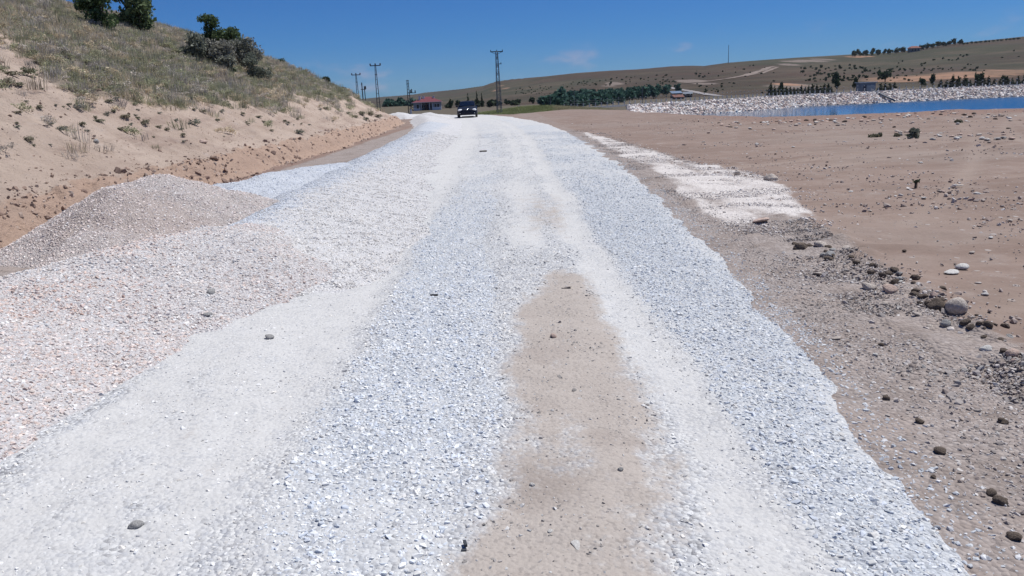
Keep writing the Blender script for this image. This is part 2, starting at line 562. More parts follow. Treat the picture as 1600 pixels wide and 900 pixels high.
# left bank: masks R = grass cover, G = brown broken scarp, B = pale crust
def make_bank_mat():
    n = NT('sandy bank')
    m = n.sep(n.attr('mask').outputs['Color'])
    big, mid, fine = n.noise(.5, 5), n.noise(2.6, 6, .62), n.noise(15, 5, .68)
    c = n.mix(n.ramp(big, .35, .65), (.385, .30, .245), (.45, .36, .297))
    c = n.mix(n.ramp(n.noise(1.0, 5, .65, n.scaled(1.2, .35, 2.5)), .48, .7, 0, .6), c, (.245, .172, .142))
    c = n.mix(n.ramp(mid, .55, .75, 0, .5), c, (.40, .34, .31))
    jit = n.math('ADD', n.math('MULTIPLY', n.math('SUBTRACT', mid, .5), 1.2), n.math('MULTIPLY', n.math('SUBTRACT', fine, .5), .7))
    sc_ = n.mix(fine, (.285, .182, .130), (.48, .35, .275))
    c = n.mix(n.ramp(n.math('ADD', m[1], jit), .3, .7, 0, .85), c, sc_)
    gr = n.mix(mid, (.14, .118, .09), (.25, .205, .165))
    gr = n.mix(n.ramp(n.noise(1.1, 4), .45, .65), gr, (.13, .128, .08))
    c = n.mix(n.ramp(n.math('ADD', m[0], n.math('MULTIPLY', jit, .8)), .3, .65, 0, .9), c, gr)
    c = n.mix(n.ramp(fine, .62, .72, 0, .45), c, (.2, .13, .09))
    c = n.mix(n.ramp(n.noise(7, 6, .7), .58, .72, 0, .5), c, (.23, .165, .13))
    c = n.mix(n.ramp(n.noise(.9, 5, .7), .5, .66, 0, .4), c, (.31, .235, .19))
    h = n.math('ADD', mid, n.math('MULTIPLY', fine, .6))
    h = n.math('ADD', h, n.math('MULTIPLY', n.noise(45, 4, .7), .25))
    nb = n.bump(h, 1.0, .08)
    return n.fin(c, .95, nb)


# far hills: masks R = pale bare earth, G = orange cut, B = green tinge
def make_hill_mat():
    n = NT('dry hillside')
    m = n.sep(n.attr('mask').outputs['Color'])
    big, mid, fine = n.noise(.006, 5), n.noise(.03, 6, .6), n.noise(.25, 5, .65)
    c = n.mix(n.ramp(big, .38, .62), (.053, .038, .025), (.067, .042, .029))
    c = n.mix(n.ramp(mid, .45, .65, 0, .6), c, (.042, .037, .023))
    c = n.mix(n.math('MULTIPLY', m[2], .75), c, (.043, .047, .026))
    c = n.mix(n.ramp(n.noise(.02, 4, .6, n.scaled(.3, 1.0, 8)), .5, .7, 0, .45), c, (.078, .060, .050))
    jit = n.math('MULTIPLY', n.math('SUBTRACT', fine, .5), .8)
    c = n.mix(n.ramp(n.math('ADD', m[0], jit), .3, .7, 0, .9), c, (.20, .160, .138))
    c = n.mix(n.ramp(n.math('ADD', m[1], jit), .3, .7, 0, .92), c, n.mix(fine, (.29, .155, .095), (.37, .22, .145)))
    c = n.mix(n.ramp(n.noise(.011, 6, .65), .46, .62, 0, .65), c, (.098, .074, .050))
    c = n.mix(n.ramp(n.noise(.045, 6, .7), .54, .66, 0, .5), c, (.034, .036, .022))
    c = n.mix(n.ramp(fine, .55, .66, 0, .5), c, (.026, .025, .017))
    return n.fin(c, .97, n.bump(n.math('ADD', mid, fine), .5, 1.2))


def make_heap_mat(name, cols, dust, amt, scale=46):
    n, c, nb, d = m_pebbled(name, scale, cols, dust, amt)
    mk = n.sep(n.attr('mask').outputs['Color'])
    jit = n.math('MULTIPLY', n.math('SUBTRACT', n.noise(7, 5, .65), .5), 1.3)
    c = n.mix(n.ramp(n.math('ADD', mk[0], jit), .3, .7, 0, .7), c, (.36, .30, .27))
    c = n.mix(n.math('MULTIPLY', mk[1], .8), c, n.mix(d, (.40, .435, .49), (.54, .565, .60)))
    return n.fin(c, .93, nb)


def make_stone_mat():
    n = NT('loose stone')
    t = n.attr('tint', 'INSTANCER').outputs['Color']
    v = n.lin(n.noise(60, 3, .6), .3, .7, .86, 1.12)
    c = n.mix(1.0, t, n.mix(1.0, v, (1, 1, 1), 'MULTIPLY'), 'MULTIPLY')
    return n.fin(c, .85)


def make_leaf_mat(name, lo, hi, trans=.25, inst=False):
    n = NT(name)
    if inst:
        c = n.attr('tint', 'INSTANCER').outputs['Color']
        c = n.mix(1.0, c, n.mix(n.sep(n.attr('leaf').outputs['Color'])[0], (.75, .75, .75), (1.25, 1.25, 1.2)), 'MULTIPLY')
    else:
        c = n.mix(n.sep(n.attr('leaf').outputs['Color'])[0], lo, hi)
        oi = n.node('ShaderNodeObjectInfo').outputs['Random']
        c = n.mix(1.0, c, n.mix(oi, (.8, .85, .8), (1.2, 1.12, 1.15)), 'MULTIPLY')
    n.fin(c, .75)
    tr = n.node('ShaderNodeBsdfTranslucent'); n.put(tr.inputs[0], c)
    mx = n.node('ShaderNodeMixShader'); mx.inputs[0].default_value = trans
    n.t.links.new(n.b.outputs[0], mx.inputs[1]); n.t.links.new(tr.outputs[0], mx.inputs[2])
    n.t.links.new(mx.outputs[0], n.out.inputs[0])
    return n.m


def make_rock_mat(name, lo, hi, scale=9):
    n = NT(name)
    a, f = n.noise(scale, 5, .6), n.noise(scale * 6, 4, .65)
    c = n.mix(n.ramp(a, .32, .68), lo, hi)
    c = n.mix(n.ramp(f, .55, .7, 0, .4), c, tuple(x * .6 for x in lo))
    return n.fin(c, .9, n.bump(n.math('ADD', a, n.math('MULTIPLY', f, .4)), .6, .03))


def make_water_mat():
    n = NT('pond water')
    x = n.node('ShaderNodeSeparateXYZ'); n.t.links.new(n.co(), x.inputs[0])
    wind = n.ramp(x.outputs[0], 62, 118, .05, 1.0)
    h = n.math('ADD', n.noise(1.0, 4, .6, n.scaled(.35, 1.1, 1)), n.math('MULTIPLY', n.noise(1.0, 3, .6, n.scaled(1.6, 4.0, 1)), .35))
    nb = n.bump(h, 1.0, .5)
    nb.node.inputs['Distance'].default_value = .10
    n.put(nb.node.inputs['Strength'], wind)
    cv_ = n.node('ShaderNodeCombineXYZ'); cv_.inputs[2].default_value = 1.0       # wind ripples lean one way
    n.put(cv_.inputs[1], n.math('MULTIPLY', wind, -.12))
    n.t.links.new(cv_.outputs[0], nb.node.inputs['Normal'])
    return n.fin((.006, .065, .14), .08, nb, Specular_IOR_Level=.4)


M = {
    'road': make_road_mat(), 'ground': make_ground_mat(), 'bank': make_bank_mat(), 'hill': make_hill_mat(),
    'stone': make_stone_mat(), 'water': make_water_mat(),
    'heap_pink': make_heap_mat('pinkish gravel', [(.50, .475, .475), (.43, .40, .395), (.56, .55, .555), (.33, .29, .28)], (.52, .495, .49), .22),
    'heap_tan': make_heap_mat('tan grey gravel', [(.42, .385, .375), (.36, .325, .315), (.48, .455, .45), (.24, .21, .20)], (.42, .375, .35), .25),
    'heap_blue': make_heap_mat('blue grey gravel', [(.49, .515, .56), (.43, .46, .52), (.56, .58, .61), (.34, .36, .40)], (.53, .55, .58), .15),
    'heap_white': make_heap_mat('white gravel', [(.55, .54, .54), (.48, .48, .49), (.60, .59, .585), (.39, .39, .395)], (.58, .57, .57), .3),
    'leaf_dark': make_leaf_mat('dark leaves', (.022, .038, .024), (.066, .098, .050)),
    'leaf_mid': make_leaf_mat('green leaves', (.030, .085, .070), (.078, .155, .115)),
    'leaf_tree': make_leaf_mat('tree leaves', (.050, .082, .042), (.165, .22, .095)),
    'leaf_green': make_leaf_mat('fresh green leaves', (.030, .055, .020), (.075, .115, .042)),
    'leaf_grey': make_leaf_mat('silver leaves', (.135, .145, .115), (.29, .295, .25)),
    'leaf_pine': make_leaf_mat('pine needles', (.016, .030, .016), (.042, .062, .028)),
    'grass': make_leaf_mat('dry grass', (.1, .1, .05), (.2, .2, .1), .3, True),
    'scrub': make_leaf_mat('scrub leaves', (.16, .155, .105), (.29, .275, .205)),
    'bark': plain('bark', (.095, .072, .055), .95, .3, 8),
    'twig': plain('dry twigs', (.12, .09, .07), .95, .2, 8),
    'rock_pale': make_rock_mat('pale limestone', (.40, .345, .30), (.56, .50, .45)),
    'rock_white': make_rock_mat('white stone', (.52, .50, .47), (.68, .66, .63)),
    'rock_grey': make_rock_mat('grey stone', (.25, .245, .24), (.40, .39, .38)),
    'rock_brown': make_rock_mat('earth clod', (.085, .066, .053), (.17, .135, .11)),
    'rock_pink': make_rock_mat('pink stone', (.42, .31, .26), (.55, .43, .37)),
    'steel': plain('galvanised steel', (.16, .17, .19), .6, .15, 2, .3),
    'dark_steel': plain('dark steel', (.055, .058, .066), .6, .15, 2, .2),
    'concrete': plain('pale concrete', (.50, .49, .47), .9, .12, 2),
    'insulator': plain('brown insulator', (.05, .035, .03), .35, .1, 4),
}

def flat_at(px, py):
    d = ray(px, py); t = -CAM_H / d[2]
    return d[0] * t, t


SPILL = [flat_at(*p) for p in [(905, 204), (960, 217), (1050, 243), (1130, 260), (1205, 281), (1245, 300), (1262, 326), (1245, 348), (1195, 352), (1150, 350), (1105, 338),
                               (1085, 316), (1060, 292), (1010, 262), (960, 236)]]


def in_spill(X, Y):
    """rough signed distance (m, positive inside) to the outline of the spilt pale chippings"""
    X = np.asarray(X, float); Y = np.asarray(Y, float)
    ins = np.zeros(X.shape, bool); dist = np.full(X.shape, 99.0)
    for (x0, y0), (x1, y1) in zip(SPILL, SPILL[1:] + SPILL[:1]):
        dx, dy = x1 - x0, y1 - y0
        c = ((y0 > Y) != (y1 > Y)) & (X < dx * (Y - y0) / (dy if dy else 1e-9) + x0)
        ins ^= c
        t = np.clip(((X - x0) * dx + (Y - y0) * dy * .12) / (dx * dx + dy * dy * .12 + 1e-9), 0, 1)
        dist = np.minimum(dist, np.hypot(X - x0 - t * dx, (Y - y0 - t * dy) * .35))
    return np.where(ins, dist, -dist)


# ------------------------------------------------------------------ ground and left bank
NR, NCOL = 1050, 760
rowY = np.concatenate([np.linspace(-4, 1.2, 24)[:-1], np.exp(np.linspace(math.log(1.2), math.log(335), NR - 23))])
ct = np.linspace(-1.35, 1.35, NCOL)
GY = np.repeat(rowY[:, None], NCOL, 1)
GX = ct[None, :] * (np.maximum(GY, 0) + 3.0)
GZ = ground_z(GX, GY)
_, S = bank_z(GX, GY)
BK = np.interp(GY, [0, 105, 130, 170], [1, 1, .25, 0])
berm_x = np.interp(GY, [0, 2, 4.2, 5.15, 6.33, 7.8, 9.9, 13, 16, 19.2, 28.7, 36], [2.6, 2.75, 2.95, 3.1, 3.25, 3.35, 3.8, 4.5, 4.4, 4.1, 3.9, 3.3])
verge = (1 - sstep(-.25, .15, GX - berm_x + .15 * fbm(GX * 2, GY * 2, 71, 3))) * sstep(1.0, 1.4, GX) * (1 - sstep(24, 40, GY) * .6)
verge = np.maximum(verge, band(GX, -5.95, -4.0, .2) * (sstep(13, 16, GY)) * (1 - sstep(60, 75, GY)))
verge = np.maximum(verge, band(GX, -6.0, -5.0, .3) * (1 - sstep(9, 11.5, GY)) * .8)
pink = np.where((GY > 7) & (GY < 45) & (np.abs(GX) < 9), sstep(-.10, .12, in_spill(GX, GY) - .02 + .30 * fbm(GX * 2.4, GY * .5, 191, 4)), 0) * np.clip(.85 + .8 * fbm(GX * 3.4, GY * .45, 193, 3), .35, .95)
clay = np.clip(.55 * band(GX, -6.6, -5.9, .3) + .75 * sstep(30, 36, GY) * sstep(8, 14, GX) * (1 - sstep(60, 90, GY)), 0, 1)
track = np.zeros_like(GX)
for (x0, y0, a0, a1) in [(3.9, 5.5, .62, .030), (5.7, 5.2, .66, .030), (5.2, 9.5, 1.3, .035), (7.1, 9.0, 1.35, .035), (9.5, 12, 2.4, -.06), (11.5, 11.6, 2.4, -.06), (4.6, 16, .55, .0), (6.3, 15.4, .55, .0), (7.5, 17, .25, .02), (7.5, 18.8, .25, .02), (9, 24, -.1, .01), (9, 26, -.1, .01)]:
    dx = GX - x0
    dy = GY - (y0 + a0 * dx + a1 * dx * dx)
    dd = np.abs(dy) / np.sqrt(1 + (a0 + 2 * a1 * dx) ** 2)
    track = np.maximum(track, np.exp(-(dd / .17) ** 2) * sstep(-1.5, 0, dx) * (1 - sstep(9, 16, dx)) * (.8 + .6 * fbm(GX * .6, GY * .6, 195, 3)))
track = np.clip(track, 0, 1)
GZ = GZ - .022 * track + .05 * np.clip(fbm(GX * .9, GY * 2.0, 197, 5), -.2, 1) * ((GX > 2.5) & (GY < 60))
olive = sstep(95, 125, GY + 6 * fbm(GX * .1, GY * .1, 75, 3)) * (1 - .0 * GX)
mask = np.stack([verge, pink, clay, olive], -1).reshape(-1, 4)
V = np.stack([GX, GY, GZ], -1).reshape(-1, 3)
fs = S[:-1, :-1]; fy = GY[:-1, :-1]
is_bank = (fs > -.05) & (fy < 165)
mask2 = np.stack([track, 0 * track, 0 * track], -1).reshape(-1, 3)
v1, f1, c1 = compact(V, grid_faces(NR, NCOL, ~is_bank), {'mask': mask, 'wear': mask2})
me = mesh_np('ground', v1, f1, M['ground'], colors=c1)
tag(link('ground', me), 'bare pinkish brown earth beside the gravel road and around the pond', 'ground', kind='structure')

def cover(X, Y, s):
    gl = np.interp(Y, [0, 17, 19.6, 22, 25, 34, 60, 75, 100], [9.5, 9, 4.4, 4.0, 3.4, 3.5, 3.2, 2.2, 2.0])
    g = sstep(-.9, 1.1, s - gl + 1.5 * fbm(X * .35, Y * .35, 81, 4) + .8 * fbm(X * 1.3, Y * 1.3, 82, 3))
    bare = sstep(-.6, .8, (s - 4.4) - .83 * (Y - 19.6) + 1.2 * fbm(X * .6, Y * .6, 84, 3)) * (1 - sstep(25.5, 27, Y + .8 * fbm(X, Y, 85, 2)))
    return g * (1 - .93 * bare)


grass_cover = cover(GX, GY, S)
scarp = band(S, -.1, .75, .15)
bmask = np.stack([grass_cover, scarp, 0 * S, 0 * S], -1).reshape(-1, 4)
v2, f2, c2 = compact(V, grid_faces(NR, NCOL, is_bank), {'mask': bmask})
tag(link('hillside', mesh_np('hillside', v2, f2, M['bank'], colors=c2)),
    'sandy cut bank rising to a grassy hillside left of the road', 'hillside', kind='structure')

# ------------------------------------------------------------------ road
nr, nc = 900, 150
yy = np.concatenate([np.linspace(-3, 1.2, 10)[:-1], np.exp(np.linspace(math.log(1.2), math.log(120), nr - 9))])
l, r = road_lr(yy)
RX = (l - 1.0)[:, None] + np.linspace(0, 1, nc)[None, :] * (r + .42 - l + 1.0)[:, None]
RY = np.repeat(yy[:, None], nc, 1)
RZ = road_z(RX, RY)


def road_masks(X, Y):
    u = road_u(X, Y)
    l, r = road_lr(Y)
    far = sstep(9, 16, Y)
    w = .24 + .1 * far
    n1_ = fbm(X * .8, Y * .45, 181, 4); n2_ = fbm(X * 1.6, Y * .9, 183, 4)
    u = u + .16 * n2_ + .10 * fbm(X * .3, Y * .3, 185, 2)
    white = np.maximum.reduce([band(u, -2.35, -1.05, w), band(u, .64, 1.02, .18), band(u, 1.55, 2.4, .2) * .35 * far,
                               band(u - r, -.16, .16, .1) * .4 * (Y < 30)])
    white = np.maximum(white, band(u, 0.0, .45, .2) * sstep(7.5, 9, Y) * .8)
    white = np.maximum(white, far * .48 + .25 * sstep(35, 60, Y))
    white = np.maximum(white, .9 * np.exp(-((X + 1.1) / .8) ** 2 - ((Y - 2.6) / .7) ** 2))
    blue = np.maximum(band(u, -1.0, -.15, .25) * (.75 - .25 * far), band(u, 1.02, r + .04, .18) * .95)
    blue = np.maximum(blue, band(u, -.2, .1, .3) * .4 * band(Y, 7, 12, 1))
    tl = np.interp(Y, [0, 2.37, 3.36, 4.64, 6.04, 6.9, 7.45], [-.34, -.27, -.12, -.02, .1, .32, .55])
    tr = np.interp(Y, [0, 2.31, 2.92, 3.91, 4.8, 6.36, 7.45], [.44, .48, .58, .64, .66, .7, .52])
    tan = band(u, tl, tr, .2) * (1 - sstep(6.7, 7.7, Y))
    tan = np.maximum(tan, .45 * band(u, .2, .8, .2) * band(Y, 9, 13, 1))
    white = np.clip(white * (.82 + .55 * n1_) + .12 + .22 * n2_, 0, 1)
    blue = np.clip(blue * (.85 - .5 * n1_) + .12 * n2_, 0, 1)
    tan = np.clip(tan * (1.0 + .5 * n2_ - .3 * np.clip(n1_, 0, 1)), 0, 1)
    return white, tan, blue


w_, t_, b_ = road_masks(RX, RY)
rmask = np.stack([w_, t_, b_, 0 * w_], -1).reshape(-1, 4)
me = mesh_np('road', np.stack([RX, RY, RZ], -1).reshape(-1, 3), grid_faces(nr, nc), M['road'], colors={'mask': rmask})
tag(link('road', me), 'unpaved road freshly covered with white and blue grey crushed stone', 'road', kind='structure')

# ------------------------------------------------------------------ gravel heaps
HEAP_INFO = [
    ('front', 'heap_pink', (-6.2, -1.4, -.5, 10.2), .035, 'low broad heap of pinkish white gravel nearest the camera on the road edge'),
    ('peak', 'heap_tan', (-6.6, -1.4, 7.6, 13.2), .035, 'pointed heap of tan grey gravel, tallest beside the earth bank'),
    ('blue', 'heap_blue', (-6.6, -2.2, 11.2, 20.5), .05, 'low blue grey gravel heap just behind the pointed tan heap'),
    ('windrow', 'heap_white', (-9.5, -.4, 6.4, 70), .09, 'long white gravel ridge running along the left road edge to the far bend'),
    ('far_a', 'heap_white', (-15, -5, 72, 87), .14, 'white gravel heap at the far bend, below the red roofed house, left of its twin'),
    ('far_b', 'heap_white', (-11.5, -3.5, 68, 81), .14, 'white gravel heap at the far bend, close to the left of the dark car'),
]
heap_obj = {}
for key, mt, (x0, x1, y0, y1), step, lab in HEAP_INFO:
    nx, ny = int((x1 - x0) / step), int((y1 - y0) / (step * (2.0 if key == 'windrow' else 1)))
    X, Y = np.meshgrid(np.linspace(x0, x1, nx), np.linspace(y0, y1, ny))
    Z, h = heap_z(key, X, Y)
    keep = (h[:-1, :-1] > -.10)
    tanm = np.zeros_like(X)
    if key == 'peak':
        tanm = np.clip(np.exp(-((X + 4.6) / .8) ** 2 - ((Y - 9.2) / .45) ** 2) * 1.1 + .25, 0, 1)
    if key == 'front':
        tanm = np.clip(.55 * np.exp(-((X + 4.2) / .9) ** 2 - ((Y - 7.0) / .9) ** 2), 0, 1)
    v, f, c = compact(np.stack([X, Y, Z], -1).reshape(-1, 3), grid_faces(ny, nx, keep),
                      {'mask': np.stack([tanm, sstep(.2, -.3, X + .3 * fbm(X * 3, Y * 3, 199, 3) + 2.75 + .012 * Y) * (key == 'windrow') * (Y < 48), 0 * X, 0 * X], -1).reshape(-1, 4)})
    heap_obj[key] = tag(link('gravel_heap', mesh_np('gravel_heap', v, f, M[mt], colors=c)), lab, 'gravel heap', 'gravel heaps along the road')


# ------------------------------------------------------------------ loose stones: real instanced geometry, one stuff object per surface
def stone_proto(k, rnd=.0):
    r_ = random.Random(100 + k)
    bm = bmesh.new()
    for _ in range(13):
        v = Vector((r_.gauss(0, 1), r_.gauss(0, 1), r_.gauss(0, 1))).normalized() * r_.uniform(.85, 1.1)
        bm.verts.new((v.x * .5, v.y * .38, v.z * .27))
    bmesh.ops.convex_hull(bm, input=bm.verts)
    loose = [v for v in bm.verts if not v.link_faces]
    bmesh.ops.delete(bm, geom=loose, context='VERTS')
    me = bpy.data.meshes.new('stone')
    bm.to_mesh(me); bm.free()
    me.materials.append(M['stone'])
    return bpy.data.objects.new('stone', me)


def proto_coll(name, objs):
    c = bpy.data.collections.new(name)
    for o in objs: c.objects.link(o)
    return c


stone_coll = proto_coll('stone kinds', [stone_proto(k) for k in range(9)])


def scatter_group(coll):
    g = bpy.data.node_groups.new('scatter ' + coll.name, 'GeometryNodeTree')
    g.interface.new_socket('Geometry', in_out='INPUT', socket_type='NodeSocketGeometry')
    g.interface.new_socket('Geometry', in_out='OUTPUT', socket_type='NodeSocketGeometry')
    N, L = g.nodes, g.links
    gi, go = N.new('NodeGroupInput'), N.new('NodeGroupOutput')
    mp = N.new('GeometryNodeMeshToPoints')
    ci = N.new('GeometryNodeCollectionInfo'); ci.inputs['Collection'].default_value = coll
    ci.inputs['Separate Children'].default_value = True; ci.inputs['Reset Children'].default_value = True
    ip = N.new('GeometryNodeInstanceOnPoints'); ip.inputs['Pick Instance'].default_value = True

    def named(nm, dt):
        a = N.new('GeometryNodeInputNamedAttribute'); a.data_type = dt; a.inputs['Name'].default_value = nm
        return a.outputs['Attribute']
    e2r = N.new('FunctionNodeEulerToRotation')
    L.new(gi.outputs[0], mp.inputs['Mesh']); L.new(mp.outputs[0], ip.inputs['Points'])
    L.new(ci.outputs[0], ip.inputs['Instance']); L.new(named('idx', 'INT'), ip.inputs['Instance Index'])
    L.new(named('rot', 'FLOAT_VECTOR'), e2r.inputs[0]); L.new(e2r.outputs[0], ip.inputs['Rotation'])
    L.new(named('scl', 'FLOAT_VECTOR'), ip.inputs['Scale']); L.new(ip.outputs[0], go.inputs[0])
    return g


def scatter(name, coll_group, n_kinds, P, rot, scl, tint, parent=None):
    me = bpy.data.meshes.new(name)
    n = len(P)
    me.vertices.add(n); me.vertices.foreach_set('co', np.asarray(P, np.float32).ravel())
    a = me.attributes.new('idx', 'INT', 'POINT'); a.data.foreach_set('value', rng.integers(0, n_kinds, n).astype(np.int32))
    a = me.attributes.new('rot', 'FLOAT_VECTOR', 'POINT'); a.data.foreach_set('vector', np.asarray(rot, np.float32).ravel())
    a = me.attributes.new('scl', 'FLOAT_VECTOR', 'POINT'); a.data.foreach_set('vector', np.asarray(scl, np.float32).ravel())
    a = me.attributes.new('tint', 'FLOAT_COLOR', 'POINT')
    a.data.foreach_set('color', np.c_[tint, np.ones(n)].astype(np.float32).ravel())
    o = link(name, me, parent)
    md = o.modifiers.new('scatter', 'NODES'); md.node_group = coll_group
    return o


G_STONE = scatter_group(stone_coll)


def pick(cols, n, jitter=.09):
    cols = np.array(cols)
    t = cols[rng.integers(0, len(cols), n)]
    return np.clip(t * (1 + jitter * rng.standard_normal((n, 1))), .04, .78)


# candidate points, thinner with distance as each one covers less than a pixel
bands = [(y, y * 1.09, 4800 * min(1.0, (5.6 / y) ** 1.5)) for y in 1.6 * 1.09 ** np.arange(36)]      # out to about 34 m
PX, PY = [], []
for y0, y1, dens in bands:
    x0, x1 = -.78 * y1 - .8, min(.74 * y1 + .8, 6.5)
    x0 = max(x0, -6.3)
    n = int(dens * (x1 - x0) * (y1 - y0))
    PX.append(rng.uniform(x0, x1, n)); PY.append(rng.uniform(y0, y1, n))
PX, PY = np.concatenate(PX), np.concatenate(PY)
PZ, OWN = surf(PX, PY)
w_, t_, b_ = road_masks(PX, PY)
n1 = fbm(PX * 3, PY * 3, 91, 3)
lr = road_lr(PY)
bx = np.interp(PY, [0, 2, 4.2, 5.15, 6.33, 7.8, 9.9, 13, 16, 19.2], [2.6, 2.75, 2.95, 3.1, 3.25, 3.35, 3.8, 4.5, 4.4, 4.1])
pinkp = (in_spill(PX, PY) - .02 + .30 * fbm(PX * 2.4, PY * .5, 191, 4) + .2 * rng.standard_normal(len(PX))) > .02
pinkp &= PX > lr[1] - .1
cov = np.zeros(len(PX))
road = OWN == 1
cov[road] = np.clip(.45 + .6 * b_ - .42 * w_ - .45 * t_ + .3 * n1, .05, 1)[road]
tt_ = (OWN == 1) & (t_ > .35)
cov[tt_] = np.clip(.05 + .5 * np.clip(n1, 0, 1) * (1.1 - t_) + .10 * (n1 > .2), 0, 1)[tt_]
vg = (OWN == 0) & (PX > 0)
nv_ = fbm(PX * 1.4 + PY * .5, PY * .6, 211, 4)
cov[vg] = np.where(PX < bx, np.clip(.82 + 1.0 * nv_ - .45 * np.exp(-np.maximum(PX - lr[1] - .12, 0) / .15), .12, .98), .012)[vg]
spill = vg & (PX - lr[1] - .12 < .5)
cov[spill] = np.maximum(cov[spill], .28 * np.exp(-np.maximum(PX - lr[1] - .12, 0)[spill] / .06))
cov[vg & pinkp] = np.clip(.72 + .5 * fbm(PX * 3.4, PY * .45, 193, 3), .25, .95)[vg & pinkp]
cov[(OWN == 0) & (PX < 0)] = .02
cov[OWN >= 2] = .92
acc = rng.random(len(PX)) < cov
PX, PY, PZ, OWN, n1, w_, t_, b_, pinkp = [a[acc] for a in (PX, PY, PZ, OWN, n1, w_, t_, b_, pinkp)]
N = len(PX)
size = np.exp(rng.normal(math.log(.0162), .42, N))
size = np.where((OWN == 1) & ((w_ > .5) | (t_ > .5)), size * .72, size)
size = np.where(OWN >= 2, size * 1.08, size)
size = np.where((OWN == 0), size * .8 * np.exp(rng.normal(0, .38, N)), size)
size = np.clip(size, .006, np.where(OWN == 0, np.where(PX - road_lr(PY)[1] < .5, .032, .065), .042)) * np.interp(PY, [0, 6, 14, 24, 34], [1, 1, 1.1, 1.3, 1.5])
tint = pick([(.465, .495, .545), (.52, .545, .58), (.56, .575, .595), (.42, .45, .49), (.585, .585, .58), (.51, .50, .485), (.60, .60, .59)], N)
warm = (OWN == 1) & (b_ < .35)
tint *= np.where(OWN == 1, np.where(PX < 0, 1.2, 1.09), 1)[:, None]
tint[warm] = np.array([1.19, 1.18, 1.145]) * pick([(.54, .54, .55), (.58, .58, .59), (.47, .475, .49), (.40, .395, .40), (.55, .53, .51)], int(warm.sum()))
tn = (OWN == 1) & (t_ > .4)
tint[tn] = pick([(.36, .33, .31), (.42, .39, .37), (.27, .25, .235), (.48, .47, .46)], int(tn.sum()))
g0 = (OWN == 0)
dkv = fbm(PX * 1.5, PY * 1.5, 201, 4) > .12
tint[g0] = pick([(.33, .295, .275), (.40, .36, .34), (.46, .42, .40), (.26, .23, .215), (.52, .49, .465), (.30, .25, .225)], int(g0.sum()))
tint[g0 & dkv] *= .72
gs = g0 & (PX > 0) & (rng.random(N) < np.exp(-np.maximum(PX - road_lr(PY)[1] - .12, 0) / .045))
tint[gs] = pick([(.47, .49, .52), (.52, .54, .56), (.57, .57, .58)], int(gs.sum()))
gp = g0 & pinkp
tint[gp] = pick([(.70, .655, .62), (.66, .61, .58), (.74, .70, .67), (.58, .53, .50), (.46, .42, .39)], int(gp.sum()))
for k, (key, cols) in enumerate([
        ('front', [(.63, .585, .55), (.59, .54, .505), (.67, .64, .62), (.53, .47, .435), (.58, .58, .585), (.69, .67, .65)]),
        ('peak', [(.69, .60, .56), (.62, .53, .49), (.73, .665, .63), (.51, .43, .395), (.67, .625, .605)]),
        ('blue', [(.60, .63, .68), (.55, .58, .64), (.66, .68, .71)]),
        ('windrow', [(.67, .64, .605), (.62, .585, .55), (.70, .68, .655), (.57, .545, .52), (.64, .635, .635)])]):
    s_ = OWN == 2 + k
    tint[s_] = pick(cols, int(s_.sum()))
bl_ = (OWN == 5) & (PX + .5 * n1 + .25 * rng.standard_normal(N) < -2.75 - .012 * PY)
tint[bl_] = pick([(.56, .585, .63), (.51, .54, .59), (.62, .64, .67)], int(bl_.sum()))
fr = (OWN == 2) & (rng.random(N) < np.clip(.25 + 1.1 * fbm(PX * 1.1, PY * 1.1, 95, 3), 0, .75))
tint[fr] = tint[fr] * np.array([1.0, .91, .88])
cr = (OWN == 2) & (rng.random(N) < .75 * sstep(-.25, .3, n1 + .5 - np.abs(PY - 6.6) * .45) * sstep(-2.6, -3.4, PX))
tint[cr] = tint[cr] * np.array([.97, .85, .80])
rot = np.c_[rng.normal(0, .42, N), rng.normal(0, .42, N), rng.uniform(0, 6.283, N)]
scl = size[:, None] * rng.uniform(.85, 1.2, (N, 3))
Pz = PZ + size * rng.uniform(-.15, .06, N)
P = np.c_[PX, PY, Pz]
sel = OWN == 1
o = scatter('gravel', G_STONE, 9, P[sel], rot[sel], scl[sel], tint[sel])
tag(o, 'loose blue grey and white chippings lying over the road', 'gravel', kind='stuff')
sel = (OWN == 0)
o = scatter('gravel', G_STONE, 9, P[sel], rot[sel], scl[sel], tint[sel])
tag(o, 'grey brown old gravel and pink white chippings scattered on the road verge', 'gravel', kind='stuff')
for k, key in enumerate(HEAPS):
    sel = OWN == 2 + k
    if sel.sum() > 50:
        o = scatter('gravel_stones', G_STONE, 9, P[sel], rot[sel], scl[sel], tint[sel], heap_obj[key])
        o['kind'] = 'stuff'

# ------------------------------------------------------------------ far plain, hills
SKY_PX = [(380, 168), (500, 161), (560, 155), (600, 151), (622, 149.5), (650, 147), (664, 144.5), (690, 142), (720, 139), (755, 134), (775, 127), (800, 123.5), (850, 119.5), (900, 114),
          (950, 110.5), (1000, 108), (1050, 103.5), (1080, 102.5), (1100, 103), (1136, 98), (1200, 93), (1260, 89), (1330, 85), (1400, 81.5),
          (1480, 69), (1540, 63), (1600, 57), (1750, 44), (1900, 40)]
_t, _e = [], []
for px, py in SKY_PX:
    d = ray(px, py); _t.append(d[0]); _e.append(d[2])
_t = [-.9, -.6] + _t + [1.3]; _e = [.0, .004] + _e + [.06]


